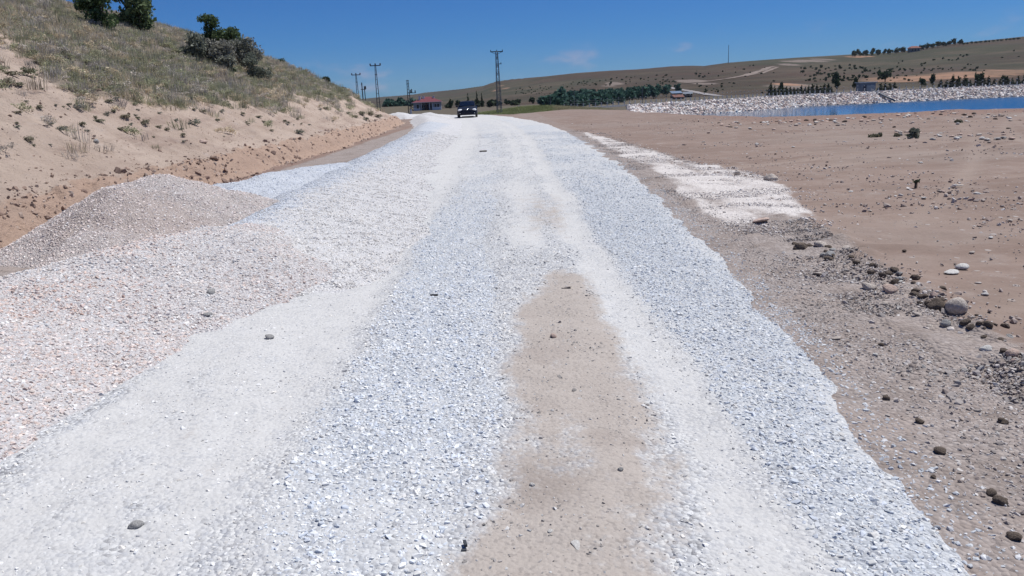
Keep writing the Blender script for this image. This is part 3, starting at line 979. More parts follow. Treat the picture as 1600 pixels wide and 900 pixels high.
def hill_z(X, Y):
    t = X / Y
    yr = np.interp(t, [-.5, -.15, -.085, -.06, -.02, .05, .3, .7], [2600, 2400, 1700, 1500, 1150, 950, 900, 880])
    el = np.interp(t, _t, _e)
    zr = CAM_H + el * yr
    start = np.interp(t, [-.1, 0, .1, .3, .7], [420, 400, 380, 330, 320])
    k = np.clip((Y - start) / (yr - start), 0, 1)
    prof = k ** 1.15 * (.75 + .25 * k)
    z = -1.95 + (zr + 1.95) * prof
    und = np.sin(np.clip(k, 0, 1) * math.pi)
    z = z + und * (zr + 2) * .085 * fbm(X * .008, Y * .006, 101, 4)
    behind = np.maximum(Y - yr, 0)
    z = z - behind * .03
    return np.where(Y > start, z, -1.95)


hr, hc = 260, 1500
hy = np.concatenate([np.linspace(326, 1000, 190), np.exp(np.linspace(math.log(1010), math.log(5200), hr - 190))])
HT = np.linspace(-.95, .95, hc)
HY = np.repeat(hy[:, None], hc, 1); HX = HT[None, :] * HY
HZ = hill_z(HX, HY)


def hill_hit(x, y):
    d = ray(x, y)
    Ys = np.linspace(330, 2700, 4000)
    z = hill_z(d[0] * Ys, Ys)
    b = (d[2] * Ys + CAM_H) <= z
    k = int(np.argmax(b)) if b.any() else int(np.argmin(d[2] * Ys + CAM_H - z))
    return float(d[0] * Ys[k]), float(Ys[k]), float(z[k])


def blob(pts, rx, ry):
    m_ = np.zeros_like(HX)
    for (px, py), w in pts:
        x, y, z = hill_hit(px, py)
        m_ = np.maximum(m_, np.exp(-((HX - x) / (rx * w)) ** 2 - ((HY - y) / (ry * w)) ** 2))
    return m_


pale = blob([((1240, 96), 1), ((1265, 95), 1.2), ((1285, 93), .9), ((1232, 101), .8), ((1235, 136), .9), ((1245, 133), .8), ((1075, 127), .9),
             ((1090, 126), .7), ((960, 131), .8), ((950, 134), .6), ((1100, 131), .7)], 9, 40)
orange = blob([((1385, 127), .7), ((1400, 125), .9), ((1420, 122), 1), ((1440, 121), 1), ((1460, 119), 1), ((1480, 118), 1), ((1500, 117), 1.0), ((1520, 115), 1.0), ((1538, 113), .9),
               ((1580, 112), .7), ((1596, 110), .9), ((1335, 89), .6), ((1350, 88), .6), ((1230, 132), .6)], 10, 42)
red = blob([((775, 141), .7), ((790, 138), .8), ((783, 134), .7)], 10, 40)
hmask = np.stack([np.clip(np.maximum(pale, red * .5), 0, 1), np.clip(np.maximum(orange, .6 * red), 0, 1),
                  sstep(-.1, .3, fbm(HX * .006, HY * .006, 111, 3)), 0 * HX], -1).reshape(-1, 4)
me = mesh_np('hills', np.stack([HX, HY, HZ], -1).reshape(-1, 3), grid_faces(hr, hc), M['hill'], colors={'mask': hmask})
tag(link('hills', me), 'dry brown hills rising beyond the pond to a sloping skyline', 'hills', kind='structure')


def ribbon(name, pts, width, mat, label, lift=.25):
    """an earth track draped on the far hill"""
    V_, F_ = [], []
    P_ = [hill_hit(*p) for p in pts]
    Q = []
    for a, b in zip(P_[:-1], P_[1:]):
        for k in range(14):
            t = k / 14; Q.append((a[0] + (b[0] - a[0]) * t, a[1] + (b[1] - a[1]) * t))
    Q.append(P_[-1][:2])
    for i, (x, y) in enumerate(Q):
        x2, y2 = Q[min(i + 1, len(Q) - 1)]; x1, y1 = Q[max(i - 1, 0)]
        d = Vector((x2 - x1, y2 - y1, 0)).normalized(); nrm = Vector((-d.y, d.x, 0))
        w = width * (.8 + .4 * random.random())
        for s in (-1, 1):
            X, Y = x + nrm.x * w * s, y + nrm.y * w * s
            V_.append((X, Y, float(hill_z(np.array(X), np.array(Y))) + lift))
        if i: F_.append((2 * i - 2, 2 * i - 1, 2 * i + 1, 2 * i))
    tag(link(name, mesh_np(name, V_, F_, mat)), label, 'path', kind='structure')


m_track = plain('pale earth track', (.20, .160, .135), .95, .25, .1)
m_track2 = plain('pale gravel track', (.27, .25, .245), .95, .15, .1)
ribbon('path', [(1072, 130), (1100, 128), (1140, 123), (1165, 118), (1185, 112), (1200, 106), (1210, 104)], 3.2, m_track, 'pale dirt track climbing the hill across the pond')
ribbon('path', [(1160, 120), (1190, 115), (1205, 109), (1215, 105)], 2.0, m_track, 'short upper branch of the pale dirt track on the hill')
ribbon('path', [(1042, 136), (1060, 140), (1080, 143), (1105, 148), (1130, 153)], 1.8, m_track2, 'grey gravel track descending the hill beside the orchard')

# ------------------------------------------------------------------ pond, dam, riprap
WATER_Z = -4.95
wv = [(5, 30, WATER_Z), (420, 30, WATER_Z), (420, 262, WATER_Z), (5, 262, WATER_Z)]
me = mesh_np('water', wv, [(0, 1, 2, 3)], M['water'])
tag(link('water', me), 'still blue pond water behind the bare rim', 'water', kind='structure')

# concrete kerb along the crest, carrying the fence
xs = np.concatenate([np.linspace(10, 100, 60), np.linspace(102, 230, 50)])
cv = np.c_[xs, crest_y(xs)]


def sweep(name, line, w, z0, z1, mat, parent=None):
    V_, F_ = [], []
    for i, (x, y) in enumerate(line):
        for (dy, z) in ((-w / 2, z0), (-w / 2, z1), (w / 2, z1), (w / 2, z0)):
            V_.append((x, y + dy, z))
        if i:
            a, b = 4 * (i - 1), 4 * i
            F_ += [(a, b, b + 1, a + 1), (a + 1, b + 1, b + 2, a + 2), (a + 2, b + 2, b + 3, a + 3)]
    return link(name, mesh_np(name, V_, F_, mat, smooth=False), parent)


tag(sweep('kerb', cv + [0, .1], .5, -2.2, -1.42, M['concrete']), 'long pale concrete kerb along the top of the stone dam', 'kerb')

fence = thing('fence', 'wire fence with pale concrete posts along the top of the stone dam', 'fence', (90, 244, -1.5))
wire = MB()
posts = np.concatenate([np.linspace(14, 100, 56), np.linspace(102, 190, 42)])
post_me = None
for x in posts:
    y = float(crest_y(x)) + .1
    if post_me is None:
        o = MB().box((0, 0, .7), (.26, .22, 1.75), 0, .015).box((0, .16, 1.68), (.2, .45, .18)).build('post', M['concrete'], fence)
        post_me = o.data
    else:
        o = link('post', post_me, fence)
    o.location = Vector((x, y, -1.45)) - fence.location
for z in (-1.0, -.55, -.1):
    for a, b in zip(posts[:-1], posts[1:]):
        wire.bar(Vector((a, float(crest_y(a)) + .1, z)) - fence.location, Vector((b, float(crest_y(b)) + .1, z)) - fence.location, .012, n=4)
wire.build('wire', M['steel'], fence)

# riprap: thousands of blocks on the inner slope
n = 22000
rxs = rng.uniform(24, 185, n)
bdist = rng.uniform(-.3, 9.5, n)
rys = crest_y(rxs) - bdist
ok = basin(rxs, rys) > -.3
nl = 5000                                   # the pond's short left bank
ly = rng.uniform(110, 198, nl); lx = np.interp(ly, [60, 72, 198], [8.5, 12, 31]) + rng.uniform(-.2, 8, nl)
rxs = np.concatenate([rxs[ok], lx]); rys = np.concatenate([rys[ok], ly])
rzs = ground_z(rxs, rys)
ok = (rzs > WATER_Z - .6)
rxs, rys, rzs = rxs[ok], rys[ok], rzs[ok]
n = len(rxs)
rs = np.clip(np.exp(rng.normal(math.log(.52), .45, n)), .2, 1.4)
tint = 1.02 * pick([(.64, .60, .57), (.71, .67, .64), (.57, .51, .48), (.52, .42, .38), (.76, .73, .70), (.43, .385, .36), (.64, .54, .485)], n, .12)
o = scatter('riprap', G_STONE, 9, np.c_[rxs, rys, rzs + .1 * rs], np.c_[rng.normal(0, .6, n), rng.normal(0, .6, n), rng.uniform(0, 6.28, n)],
            rs[:, None] * rng.uniform(.8, 1.3, (n, 3)), tint)
tag(o, 'pale broken rock facing covering the inner slope of the pond dam', 'riprap', kind='stuff')

# drain pipe down the riprap
pa, pb = at(1363, 145.5, 244), at(1389, 159, 238)
tag(MB().bar((pa[0], 244, -1.3), (pb[0], 234.5, -4.4), .28, n=10).build('pipe', M['steel'], smooth=True),
    'grey pipe running down the rock facing below the shed', 'pipe')

# ------------------------------------------------------------------ plants
def leaf_cloud(blobs, n, size, seed, flat=.0, up=.0):
    """leaf-sized quads spread through lobes: blobs = (cx, cy, cz, rx, ry, rz)"""
    g = np.random.default_rng(seed)
    vol = np.array([b[3] * b[4] * b[5] for b in blobs]) ** .75
    pick_ = g.choice(len(blobs), n, p=vol / vol.sum())
    B = np.array(blobs)[pick_]
    d = g.standard_normal((n, 3)); d /= np.linalg.norm(d, axis=1)[:, None]
    rad = g.random(n) ** .38 * (1 + .16 * g.standard_normal(n))
    c = B[:, :3] + d * rad[:, None] * B[:, 3:]
    a = g.standard_normal((n, 3)); a[:, 2] *= 1 - flat; a /= np.linalg.norm(a, axis=1)[:, None]
    b = np.cross(a, g.standard_normal((n, 3))); b /= np.linalg.norm(b, axis=1)[:, None]
    s = size * np.exp(g.normal(0, .35, n))[:, None]
    v = np.stack([c - a * s * .7, c - b * s * .38, c + a * s * .7, c + b * s * .38], 1).reshape(-1, 3)
    f = np.arange(4 * n).reshape(n, 4)
    lv = np.clip(g.beta(2, 2, n) + .25 * (g.random(len(blobs))[pick_] - .5), 0, 1)
    col = np.repeat(np.c_[lv, lv, lv], 4, 0)
    return v, f, col


def limbs(mb, blobs, h0, r, seed):
    g = random.Random(seed)
    top = Vector((0, 0, h0))
    mb.bar((0, 0, -.3), top, r, r * .7, 8)
    for b in blobs:
        c = Vector(b[:3]); mid = top.lerp(c, .5) + Vector((g.uniform(-.1, .1), g.uniform(-.1, .1), .1)) * b[3]
        mb.bar(top, mid, r * .55, r * .35, 6); mb.bar(mid, c, r * .35, r * .12, 5)


def rand_blobs(g, n, R, H0, H1, lob):
    bl = []
    for _ in range(n):
        a, q = g.uniform(0, 6.28), g.uniform(0, 1) ** .6
        z = g.uniform(H0, H1)
        k = 1 - .45 * abs((z - (H0 + H1) / 2) / max((H1 - H0) / 2, .01)) ** 2
        bl.append((math.cos(a) * R * q * k, math.sin(a) * R * q * k, z, lob * g.uniform(.7, 1.2), lob * g.uniform(.7, 1.2), lob * g.uniform(.6, .95)))
    return bl


def near_tree(name, label, cat, loc, R, H, leaf, nleaf, lsize, seed, group=None, trunk_h=None, lobes=9, bark='bark'):
    g = random.Random(seed)
    t = thing(name, label, cat, loc, 0, group)
    th = trunk_h if trunk_h is not None else H * .3
    bl = rand_blobs(g, lobes, R * .72, th + R * .2, H - R * .3, R * .42)
    mb = MB(); limbs(mb, bl, th * .9, max(.03, R * .07), seed)
    mb.build('trunk', M[bark], t, True)
    v, f, c = leaf_cloud(bl, nleaf, lsize, seed)
    link('crown', mesh_np('crown', v, f, M[leaf], smooth=False, colors={'leaf': c}), t)
    return t


def land(x, y):
    return float(ground_z(np.array([x]), np.array([y]))[0])


def on_skyline(px, Y, dy=0.0):
    """a point of the left hill at depth Y in the photograph's column px"""
    x = ray(px, 100)[0] * Y
    return (x, Y, land(x, Y) - .1)


# trees and shrubs on the left hill
def hill_plant(name, label, cat, px, base, w, h, leaf, nleaf, seed, group=None, trunk=.06, lobes=9, Y=None):
    x, y, z = hit(px, base, 100) if Y is None else on_skyline(px, Y)
    k = y / F_PX
    R_, H_ = w * k / 2.1, h * k
    near_tree(name, label, cat, (x, y, z - .08), R_, H_, leaf, nleaf, max(.055, R_ * .085), seed, group, H_ * trunk, lobes, 'twig' if cat == 'shrub' else 'bark')


hill_plant('tree', 'tall dark green tree on the hilltop, cut by the top of the frame', 'tree', 221, 54, 92, 112, 'leaf_tree', 6600, 1, 'hill trees', .10, 20)
hill_plant('tree', 'lower round dark green tree just left of the tallest hilltop tree', 'tree', 160, 45, 72, 72, 'leaf_tree', 4800, 2, 'hill trees', .05, 14)
hill_plant('tree', 'dark tree top peeping over the hill edge furthest left at the top of the frame', 'tree', 110, 6, 34, 18, 'leaf_tree', 1500, 3, 'hill trees', .05, 7)
hill_plant('bush', 'dark green twin topped bush on the hill rising behind silver shrubs', 'bush', 329, 78, 48, 56, 'leaf_tree', 4600, 4, None, .03, 11)
hill_plant('bush', 'lower dark green bush merged with the right side of the twin topped bush', 'bush', 359, 84, 52, 42, 'leaf_tree', 4200, 5, None, .03, 10)
for i, (px, base, w, h, lab) in enumerate([
        (300, 92, 60, 42, 'silver grey shrub spreading left of the dark green bushes'),
        (338, 102, 62, 40, 'silver grey shrub in front of the dark green twin topped bush'),
        (380, 110, 64, 50, 'tallest silver grey shrub, right of the dark green bushes'),
        (352, 114, 52, 30, 'low silver grey shrub with green shoots below its taller neighbours'),
        (404, 126, 48, 42, 'silver grey shrub at the right lower end of the shrub clump')]):
    hill_plant('shrub', lab, 'shrub', px, base, w, h, 'leaf_grey', 3600, 20 + i, 'silver shrubs on the slope', .03, 10)
hill_plant('bush', 'green patch of leafy bush tucked under the silver shrubs', 'bush', 360, 116, 34, 16, 'leaf_green', 900, 31, None, .03, 6)
hill_plant('bush', 'small green bush on the skyline right of the silver shrubs', 'bush', 437, 101, 24, 11, 'leaf_green', 900, 32, None, .05, 6)
hill_plant('tree', 'small round green tree standing alone on the falling skyline', 'tree', 508, 116, 17, 18, 'leaf_dark', 1500, 33, None, .2, 7, 66)
for i, (px, Y, w, h, lab) in enumerate([
        (523, 68, 12, 9, 'low dark bush on the skyline just right of the lone round tree'),
        (533, 70, 9, 19, 'upright dark bush, tallest on the lower skyline left of the pylons'),
        (546, 71, 18, 17, 'broad dark bush on the lower skyline below the left pylon'),
        (580, 78, 13, 13, 'small dark bush at the foot of the skyline between two pylons'),
        (563, 75, 12, 8, 'low dark bush on the skyline under the small double pole')]):
    hill_plant('bush', lab, 'bush', px, 0, w, h, 'leaf_dark', 900, 40 + i, 'bushes on the falling skyline', .05, 6, Y)


# grass on the hill: stuff
def tuft_proto(k, nb=42, spread=.22, h=.30, w=.006):
    g = np.random.default_rng(500 + k)
    V_, F_, Cc = [], [], []
    for b in range(nb):
        a = g.uniform(0, 6.28); rr = spread * g.random() ** .5
        x, y = rr * math.cos(a), rr * math.sin(a)
        hh = h * g.uniform(.45, 1.1); lean = g.uniform(.05, .5) * hh
        a2 = a + g.normal(0, .8); ux, uy = math.cos(a2), math.sin(a2)
        px_, py_ = -uy * w, ux * w
        i0 = len(V_)
        V_ += [(x - px_, y - py_, -.03), (x + px_, y + py_, -.03), (x + ux * lean * .4 + px_ * .8, y + uy * lean * .4 + py_ * .8, hh * .6),
               (x + ux * lean * .4 - px_ * .8, y + uy * lean * .4 - py_ * .8, hh * .6), (x + ux * lean + px_ * .25, y + uy * lean + py_ * .25, hh), (x + ux * lean - px_ * .25, y + uy * lean - py_ * .25, hh)]
        F_ += [(i0, i0 + 1, i0 + 2, i0 + 3), (i0 + 3, i0 + 2, i0 + 4, i0 + 5)]
        v = g.random(); Cc += [(v, v, v)] * 6
    return bpy.data.objects.new('tuft', mesh_np('tuft', V_, F_, M['grass'], smooth=False, colors={'leaf': np.array(Cc)}))


def forb_proto(k):
    g = random.Random(820 + k)
    v, f, c = leaf_cloud(rand_blobs(g, 6, .2, .05, .2, .1), 260, .026, 820 + k)
    return bpy.data.objects.new('tuft', mesh_np('tuft', v, f, M['grass'], smooth=False, colors={'leaf': c}))


G_TUFT = scatter_group(proto_coll('tuft kinds', [tuft_proto(k) for k in range(6)] + [forb_proto(k) for k in range(3)]))
n = 62000
ty = np.exp(rng.uniform(math.log(9), math.log(125), n))
tx = bank_line(ty) - 1.5 - rng.random(n) ** .9 * np.interp(ty, [9, 50, 125], [16, 34, 40])
_, ts = bank_z(tx, ty)
gc = cover(tx, ty, ts)
dens = gc * (.35 + .65 * sstep(-.25, .25, fbm(tx * .8, ty * .8, 121, 3))) + .022
ok = (rng.random(n) < dens) & (tx > -1.0 * ty - 3)
tx, ty, gc = tx[ok], ty[ok], gc[ok]
tz = ground_z(tx, ty)
n = len(tx)
k1 = fbm(tx * .25, ty * .25, 131, 3)[:, None]; k2 = rng.random((n, 1))
c_dry, c_olive, c_grey = np.array([.52, .44, .33]), np.array([.335, .335, .225]), np.array([.46, .415, .375])
tint = np.where(k2 < .27 - .5 * k1, c_dry, np.where(k2 < .72, c_olive, c_grey)) * rng.uniform(.75, 1.25, (n, 1))
ss = rng.uniform(.55, 1.15, n) * np.interp(ty, [9, 30, 100], [.8, 1.0, 1.5])
o = scatter('grass', G_TUFT, 9, np.c_[tx, ty, tz], np.c_[rng.normal(0, .12, n), rng.normal(0, .12, n), rng.uniform(0, 6.28, n)],
            ss[:, None] * np.c_[np.ones(n) * 1.25, np.ones(n) * 1.25, rng.uniform(.6, 1.25, n)], tint)
tag(o, 'dry olive and straw coloured grass covering the left hillside', 'grass', kind='stuff')

# green and straw grass on the low rise behind the pylon
n = 2600
gx = rng.uniform(-6, 19, n); gy = rng.uniform(138, 160, n)
gz_ = ground_z(gx, gy)
gcol = np.where((gx > 9)[:, None], [.30, .27, .17], [.20, .225, .105]) * rng.uniform(.7, 1.25, (n, 1))
sg = rng.uniform(1.4, 2.6, n)
o = scatter('grass', G_TUFT, 6, np.c_[gx, gy, gz_], np.c_[np.zeros(n), np.zeros(n), rng.uniform(0, 6.28, n)], np.c_[sg * 1.6, sg * 1.6, sg * .9], gcol)
tag(o, 'tall green and straw grass on the low rise behind the lattice pylon', 'grass', kind='stuff')


# crumbled earth along the scarp and over the bare bank, pebbles over the bare plain: stuff
n = 52000
cy_ = np.exp(rng.uniform(math.log(7), math.log(75), n)); cs_ = rng.uniform(-.3, 9, n)
cx2 = bank_line(cy_) - cs_
_, sreal = bank_z(cx2, cy_)
d_ = np.where(sreal < .95, .45 + .6 * fbm(cx2 * 1.1, cy_ * 1.1, 161, 3), .14 + .4 * np.clip(fbm(cx2 * .8, cy_ * .8, 163, 4), 0, 1))
ok = rng.random(n) < d_
cx2, cy_, sreal = cx2[ok], cy_[ok], sreal[ok]
n = len(cx2)
cz_ = ground_z(cx2, cy_)
q = np.exp(rng.normal(math.log(.04), .55, n)) * np.where(sreal < .95, 1.1, .55)
q = np.clip(q, .012, .2)
tint = pick([(.33, .24, .19), (.27, .19, .152), (.37, .285, .235), (.40, .32, .27), (.22, .155, .125)], n, .12)
o = scatter('crumbled_earth', G_STONE, 9, np.c_[cx2, cy_, cz_], np.c_[rng.normal(0, .7, n), rng.normal(0, .7, n), rng.uniform(0, 6.28, n)], q[:, None] * rng.uniform(.7, 1.3, (n, 3)) * np.array([1.3, 1.2, 1.4]), tint)
tag(o, 'brown crumbled earth along the foot of the left bank', 'crumbled earth', kind='stuff')
n = 27000
py_ = np.exp(rng.uniform(math.log(3.5), math.log(44), n)); pt_ = rng.uniform(.08, .95, n); px_ = pt_ * py_
d_ = .16 + .85 * fbm(px_ * .55, py_ * .4, 171, 4) + .5 * (fbm(px_ * .3, py_ * .3, 173, 3) > .3) + .45 * sstep(31, 37, py_)
ok = (rng.random(n) < d_) & (px_ > np.interp(py_, R_Y, R_R) + 1.0)
px_, py_ = px_[ok], py_[ok]
n = len(px_)
q = np.clip(np.exp(rng.normal(math.log(.026), .58, n)) * np.interp(py_, [4, 40], [.8, 1.6]), .01, .14)
tint = pick([(.36, .305, .275), (.44, .40, .375), (.30, .245, .22), (.26, .205, .18), (.52, .49, .47), (.33, .25, .215)], n, .1)
o = scatter('pebbles', G_STONE, 9, np.c_[px_, py_, ground_z(px_, py_)], np.c_[rng.normal(0, .35, n), rng.normal(0, .35, n), rng.uniform(0, 6.28, n)], q[:, None] * rng.uniform(.8, 1.3, (n, 3)), tint)
tag(o, 'pale and brown pebbles strewn over the bare earth right of the road', 'pebbles', kind='stuff')

# individual weeds on the bare bank
def weed_mesh(k, leaf, dense=220, R=.2, H=.24, ls=.035):
    g = random.Random(700 + k)
    bl = rand_blobs(g, 7, R * .6, H * .25, H * .75, R * .45) + [(0, 0, H * .35, R * .7, R * .7, H * .4)]
    v, f, c = leaf_cloud(bl, dense, ls, 700 + k)
    return mesh_np('weed', v, f, M[leaf], smooth=False, colors={'leaf': c})


weeds = [weed_mesh(k, 'scrub') for k in range(4)] + [weed_mesh(4 + k, 'leaf_grey', 170) for k in range(3)]
W = [(47, 120, 1.5), (30, 135, 1.6), (12, 133, 1.3), (60, 100, 1.2), (125, 172, 1.0), (95, 205, 1.3), (80, 196, .8), (196, 185, 1.4), (188, 203, .8), (228, 195, 1.0),
     (262, 205, .9), (305, 195, 1.4), (298, 157, 1.4), (357, 165, 1.1), (388, 195, .9), (318, 176, 1.0), (340, 190, .8), (404, 184, 1.1), (450, 194, 1.0), (468, 209, 1.5), (484, 196, .9),
     (566, 180, 1.6), (580, 181, 1.7), (556, 184, 1.2), (592, 184, 1.4), (572, 188, 1.1), (545, 178, 1.1), (215, 172, .7), (172, 160, .9), (150, 186, .6), (108, 165, .7), (20, 120, 1.4),
     (250, 178, .7), (275, 190, .7), (365, 205, .6), (425, 205, .7), (70, 190, .7), (118, 218, .6), (28, 178, .7), (330, 160, .9), (440, 172, .8), (500, 172, .9), (520, 190, .8), (240, 215, .5),
     (5, 110, 1.5), (35, 165, .6), (183, 170, .7), (205, 195, .7), (283, 203, .6), (380, 180, .7)]
gw = random.Random(44)
for k_ in range(44):
    px_w = gw.uniform(0, 560)
    W.append((px_w, gw.uniform(np.interp(px_w, [0, 100, 200, 560], [120, 150, 150, 172]), np.interp(px_w, [0, 300, 560], [235, 222, 188])), gw.uniform(.35, 1.0)))
for i, (px, py, s_) in enumerate(W):
    x, y, z = hit(px, py)
    o = link('weed_bush', weeds[i % 7])
    o.location = (x, y, z); o.rotation_euler = (0, 0, random.uniform(0, 6.28))
    q = s_ * .5 * (1 + y / 60) * random.uniform(.7, 1.2)
    o.scale = (q * random.uniform(1, 1.6), q, q * random.uniform(.45, 1.0))
    tag(o, 'small grey green weed growing on the bare sandy bank', 'weed', 'weeds on the sandy bank')

# ------------------------------------------------------------------ rocks
def rock_mesh(k, name='rock', rough=.22, sub=3, flat=.7, cut=.85):
    g = random.Random(900 + k)
    bm = bmesh.new()
    bmesh.ops.create_icosphere(bm, subdivisions=sub, radius=.5)
    off = g.uniform(0, 50)
    pl = [(Vector((g.gauss(0, 1), g.gauss(0, 1), g.gauss(0, 1))).normalized(), g.uniform(.30, .44)) for _ in range(7)]
    for v in bm.verts:
        p = v.co.copy()
        for nrm, d in pl:                    # knock flat faces off it
            e = p.dot(nrm) - d
            if e > 0: p -= nrm * e * cut
        q = float(fbm(np.array(p.x * 3 + off + p.z * 2), np.array(p.y * 3 + off - p.z), 150 + k, 3))
        p *= 1 + rough * q
        v.co = (p.x, p.y * .85, p.z * flat)
    me = bpy.data.meshes.new(name)
    bm.to_mesh(me); bm.free()
    me.polygons.foreach_set('use_smooth', np.ones(len(me.polygons), bool))
    return me


ROCKS = [rock_mesh(k) for k in range(8)]


def put_rock(name, px, py, wpx, mat, label, group=None, k=0, hs=1.0, rough=None):
    x, y, z = hit(px, py)
    w = wpx * y / F_PX * 1.02
    me = ROCKS[k % 8].copy() if rough is None else rock_mesh(50 + k, 'rock', rough, 3, .8, .35 if rough < .1 else .85)
    me.materials.clear(); me.materials.append(M[mat])
    o = link(name, me)
    o.location = (x, y + w * .3, z + w * .16 * hs)
    o.rotation_euler = (random.uniform(-.2, .2), random.uniform(-.2, .2), random.uniform(0, 6.28) if w < .3 else .4)
    o.scale = (w, w, w * hs)
    return tag(o, label, 'rock' if name == 'rock' else 'clod', group)


put_rock('rock', 1500, 488, 36, 'rock_pale', 'large rounded pale boulder, biggest stone on the right verge', k=1, hs=1.15, rough=.08)
put_rock('rock', 1467, 484, 30, 'rock_brown', 'dark rough stone lump touching the left side of the large pale boulder', k=2, hs=1.0, rough=.4)
put_rock('rock', 1481, 510, 20, 'rock_grey', 'grey stone just below the large pale boulder', k=3)
put_rock('rock', 1361, 452, 26, 'rock_pale', 'pale flat stone half buried in the verge, left of its tan neighbour', k=4, hs=.7)
put_rock('rock', 1393, 456, 24, 'rock_pink', 'tan stone half buried in the verge berm', k=5, hs=.8)
put_rock('rock', 1286, 388, 24, 'rock_pale', 'pale stone sitting beside a dark lump at the start of the berm', k=6, hs=.9)
put_rock('clod', 1254, 391, 26, 'rock_brown', 'dark flat earth lump at the upper end of the verge berm', k=7, hs=.7, rough=.4)
put_rock('rock', 1507, 420, 24, 'rock_white', 'white angular slab lying on the bare earth above the boulder', k=0, hs=.55)
put_rock('rock', 1492, 427, 26, 'rock_white', 'thin white flat stone just below the white angular slab', k=2, hs=.25)
put_rock('rock', 1206, 282, 20, 'rock_pale', 'pale block with a dark underside at the far tip of the pink chippings', k=3, hs=.9)
put_rock('rock', 1153, 273, 13, 'rock_pale', 'small pale stone on the top edge of the pink chippings', k=4)
put_rock('rock', 1193, 348, 32, 'rock_pink', 'flat pinkish slab at the lower end of the pink chippings', k=5, hs=.4)
put_rock('rock', 1543, 550, 20, 'rock_white', 'white stone on the verge near the right frame edge', k=6)
put_rock('rock', 1586, 556, 24, 'rock_pink', 'pinkish stone at the right frame edge beside the white one', k=7, hs=.8)
put_rock('rock', 865, 528, 13, 'rock_pink', 'single pinkish stone on the tan centre of the road', k=1, hs=.9)
put_rock('rock', 885, 451, 18, 'rock_pale', 'thin pale stone near the tip of the tan road centre', k=2, hs=.3)
put_rock('rock', 210, 826, 24, 'rock_grey', 'grey stone lying on the white dust at the lower left', k=3, hs=.8)
put_rock('rock', 328, 459, 16, 'rock_grey', 'grey stone on the slope of the pinkish front heap', k=4, hs=.8)
put_rock('rock', 420, 530, 16, 'rock_grey', 'grey stone at the foot of the pinkish front heap', k=5, hs=.8)
put_rock('rock', 322, 494, 18, 'rock_grey', 'grey flat stone lower on the pinkish front heap', k=6, hs=.6)
put_rock('rock', 970, 736, 11, 'rock_grey', 'bluish grey pebble on the right side of the tan road centre', k=6)
put_rock('rock', 832, 760, 10, 'rock_white', 'small white pebble on the darker spot of the tan road centre', k=7)
put_rock('rock', 860, 832, 11, 'rock_white', 'white chip near the bottom of the tan road centre', k=1, hs=.5)
put_rock('rock', 904, 856, 30, 'rock_white', 'flat pale plaster crumb at the bottom of the tan road centre', k=2, hs=.12)
put_rock('rock', 315, 223, 14, 'rock_pink', 'pale oblong stone lying on the sandy bank', k=3, hs=.6)
put_rock('rock', 148, 223, 11, 'rock_grey', 'small dark grey stone on the sandy bank', k=4)
put_rock('rock', 1280, 430, 20, 'rock_pale', 'pale flat stone on the verge between road and berm', k=4, hs=.4)
put_rock('rock', 1310, 531, 18, 'rock_pale', 'pale stone low on the verge close to the white road edge', k=5, hs=.45)
for i, (px, py, w, mt, hs) in enumerate([(1546, 513, 20, 'rock_brown', 1), (1574, 512, 14, 'rock_brown', .9), (1519, 514, 15, 'rock_brown', .9), (1399, 424, 13, 'rock_brown', .9), (1390, 430, 13, 'rock_brown', .8),
                                         (1378, 541, 11, 'rock_brown', .9), (1414, 393, 7, 'rock_brown', .8), (1387, 626, 16, 'rock_brown', .8), (1473, 710, 24, 'rock_brown', .7), (1568, 790, 26, 'rock_brown', .9),
                                         (1570, 662, 20, 'rock_brown', .7), (1460, 748, 10, 'rock_brown', .9), (1553, 775, 20, 'rock_brown', .8), (1440, 662, 18, 'rock_brown', .7), (1500, 540, 13, 'rock_brown', .8),
                                         (1363, 428, 14, 'rock_brown', .8), (1430, 462, 16, 'rock_brown', .7), (1452, 476, 14, 'rock_brown', .8), (1340, 412, 12, 'rock_brown', .8), (1590, 845, 26, 'rock_brown', .8)]):
    put_rock('clod', px, py, w, mt, 'dark brown earth clod on the gravelly right verge', 'earth clods on the verge', i, hs, .35)
gb = random.Random(61)
for i in range(46):
    f_ = gb.random() ** .8
    px = 1245 + 345 * f_ + gb.gauss(0, 8); py = float(np.interp(px, [1240, 1320, 1400, 1470, 1540, 1600], [384, 404, 434, 474, 515, 552])) + gb.gauss(0, 5 + 8 * f_)
    if px > 1596 or abs(px - 1500) < 26 and 455 < py < 500: continue
    put_rock('clod', px, py, gb.uniform(6, 17), 'rock_brown' if gb.random() < .7 else 'rock_grey', 'dark brown earth clod on the gravelly right verge', 'earth clods on the verge', i, gb.uniform(.6, .95), .35)
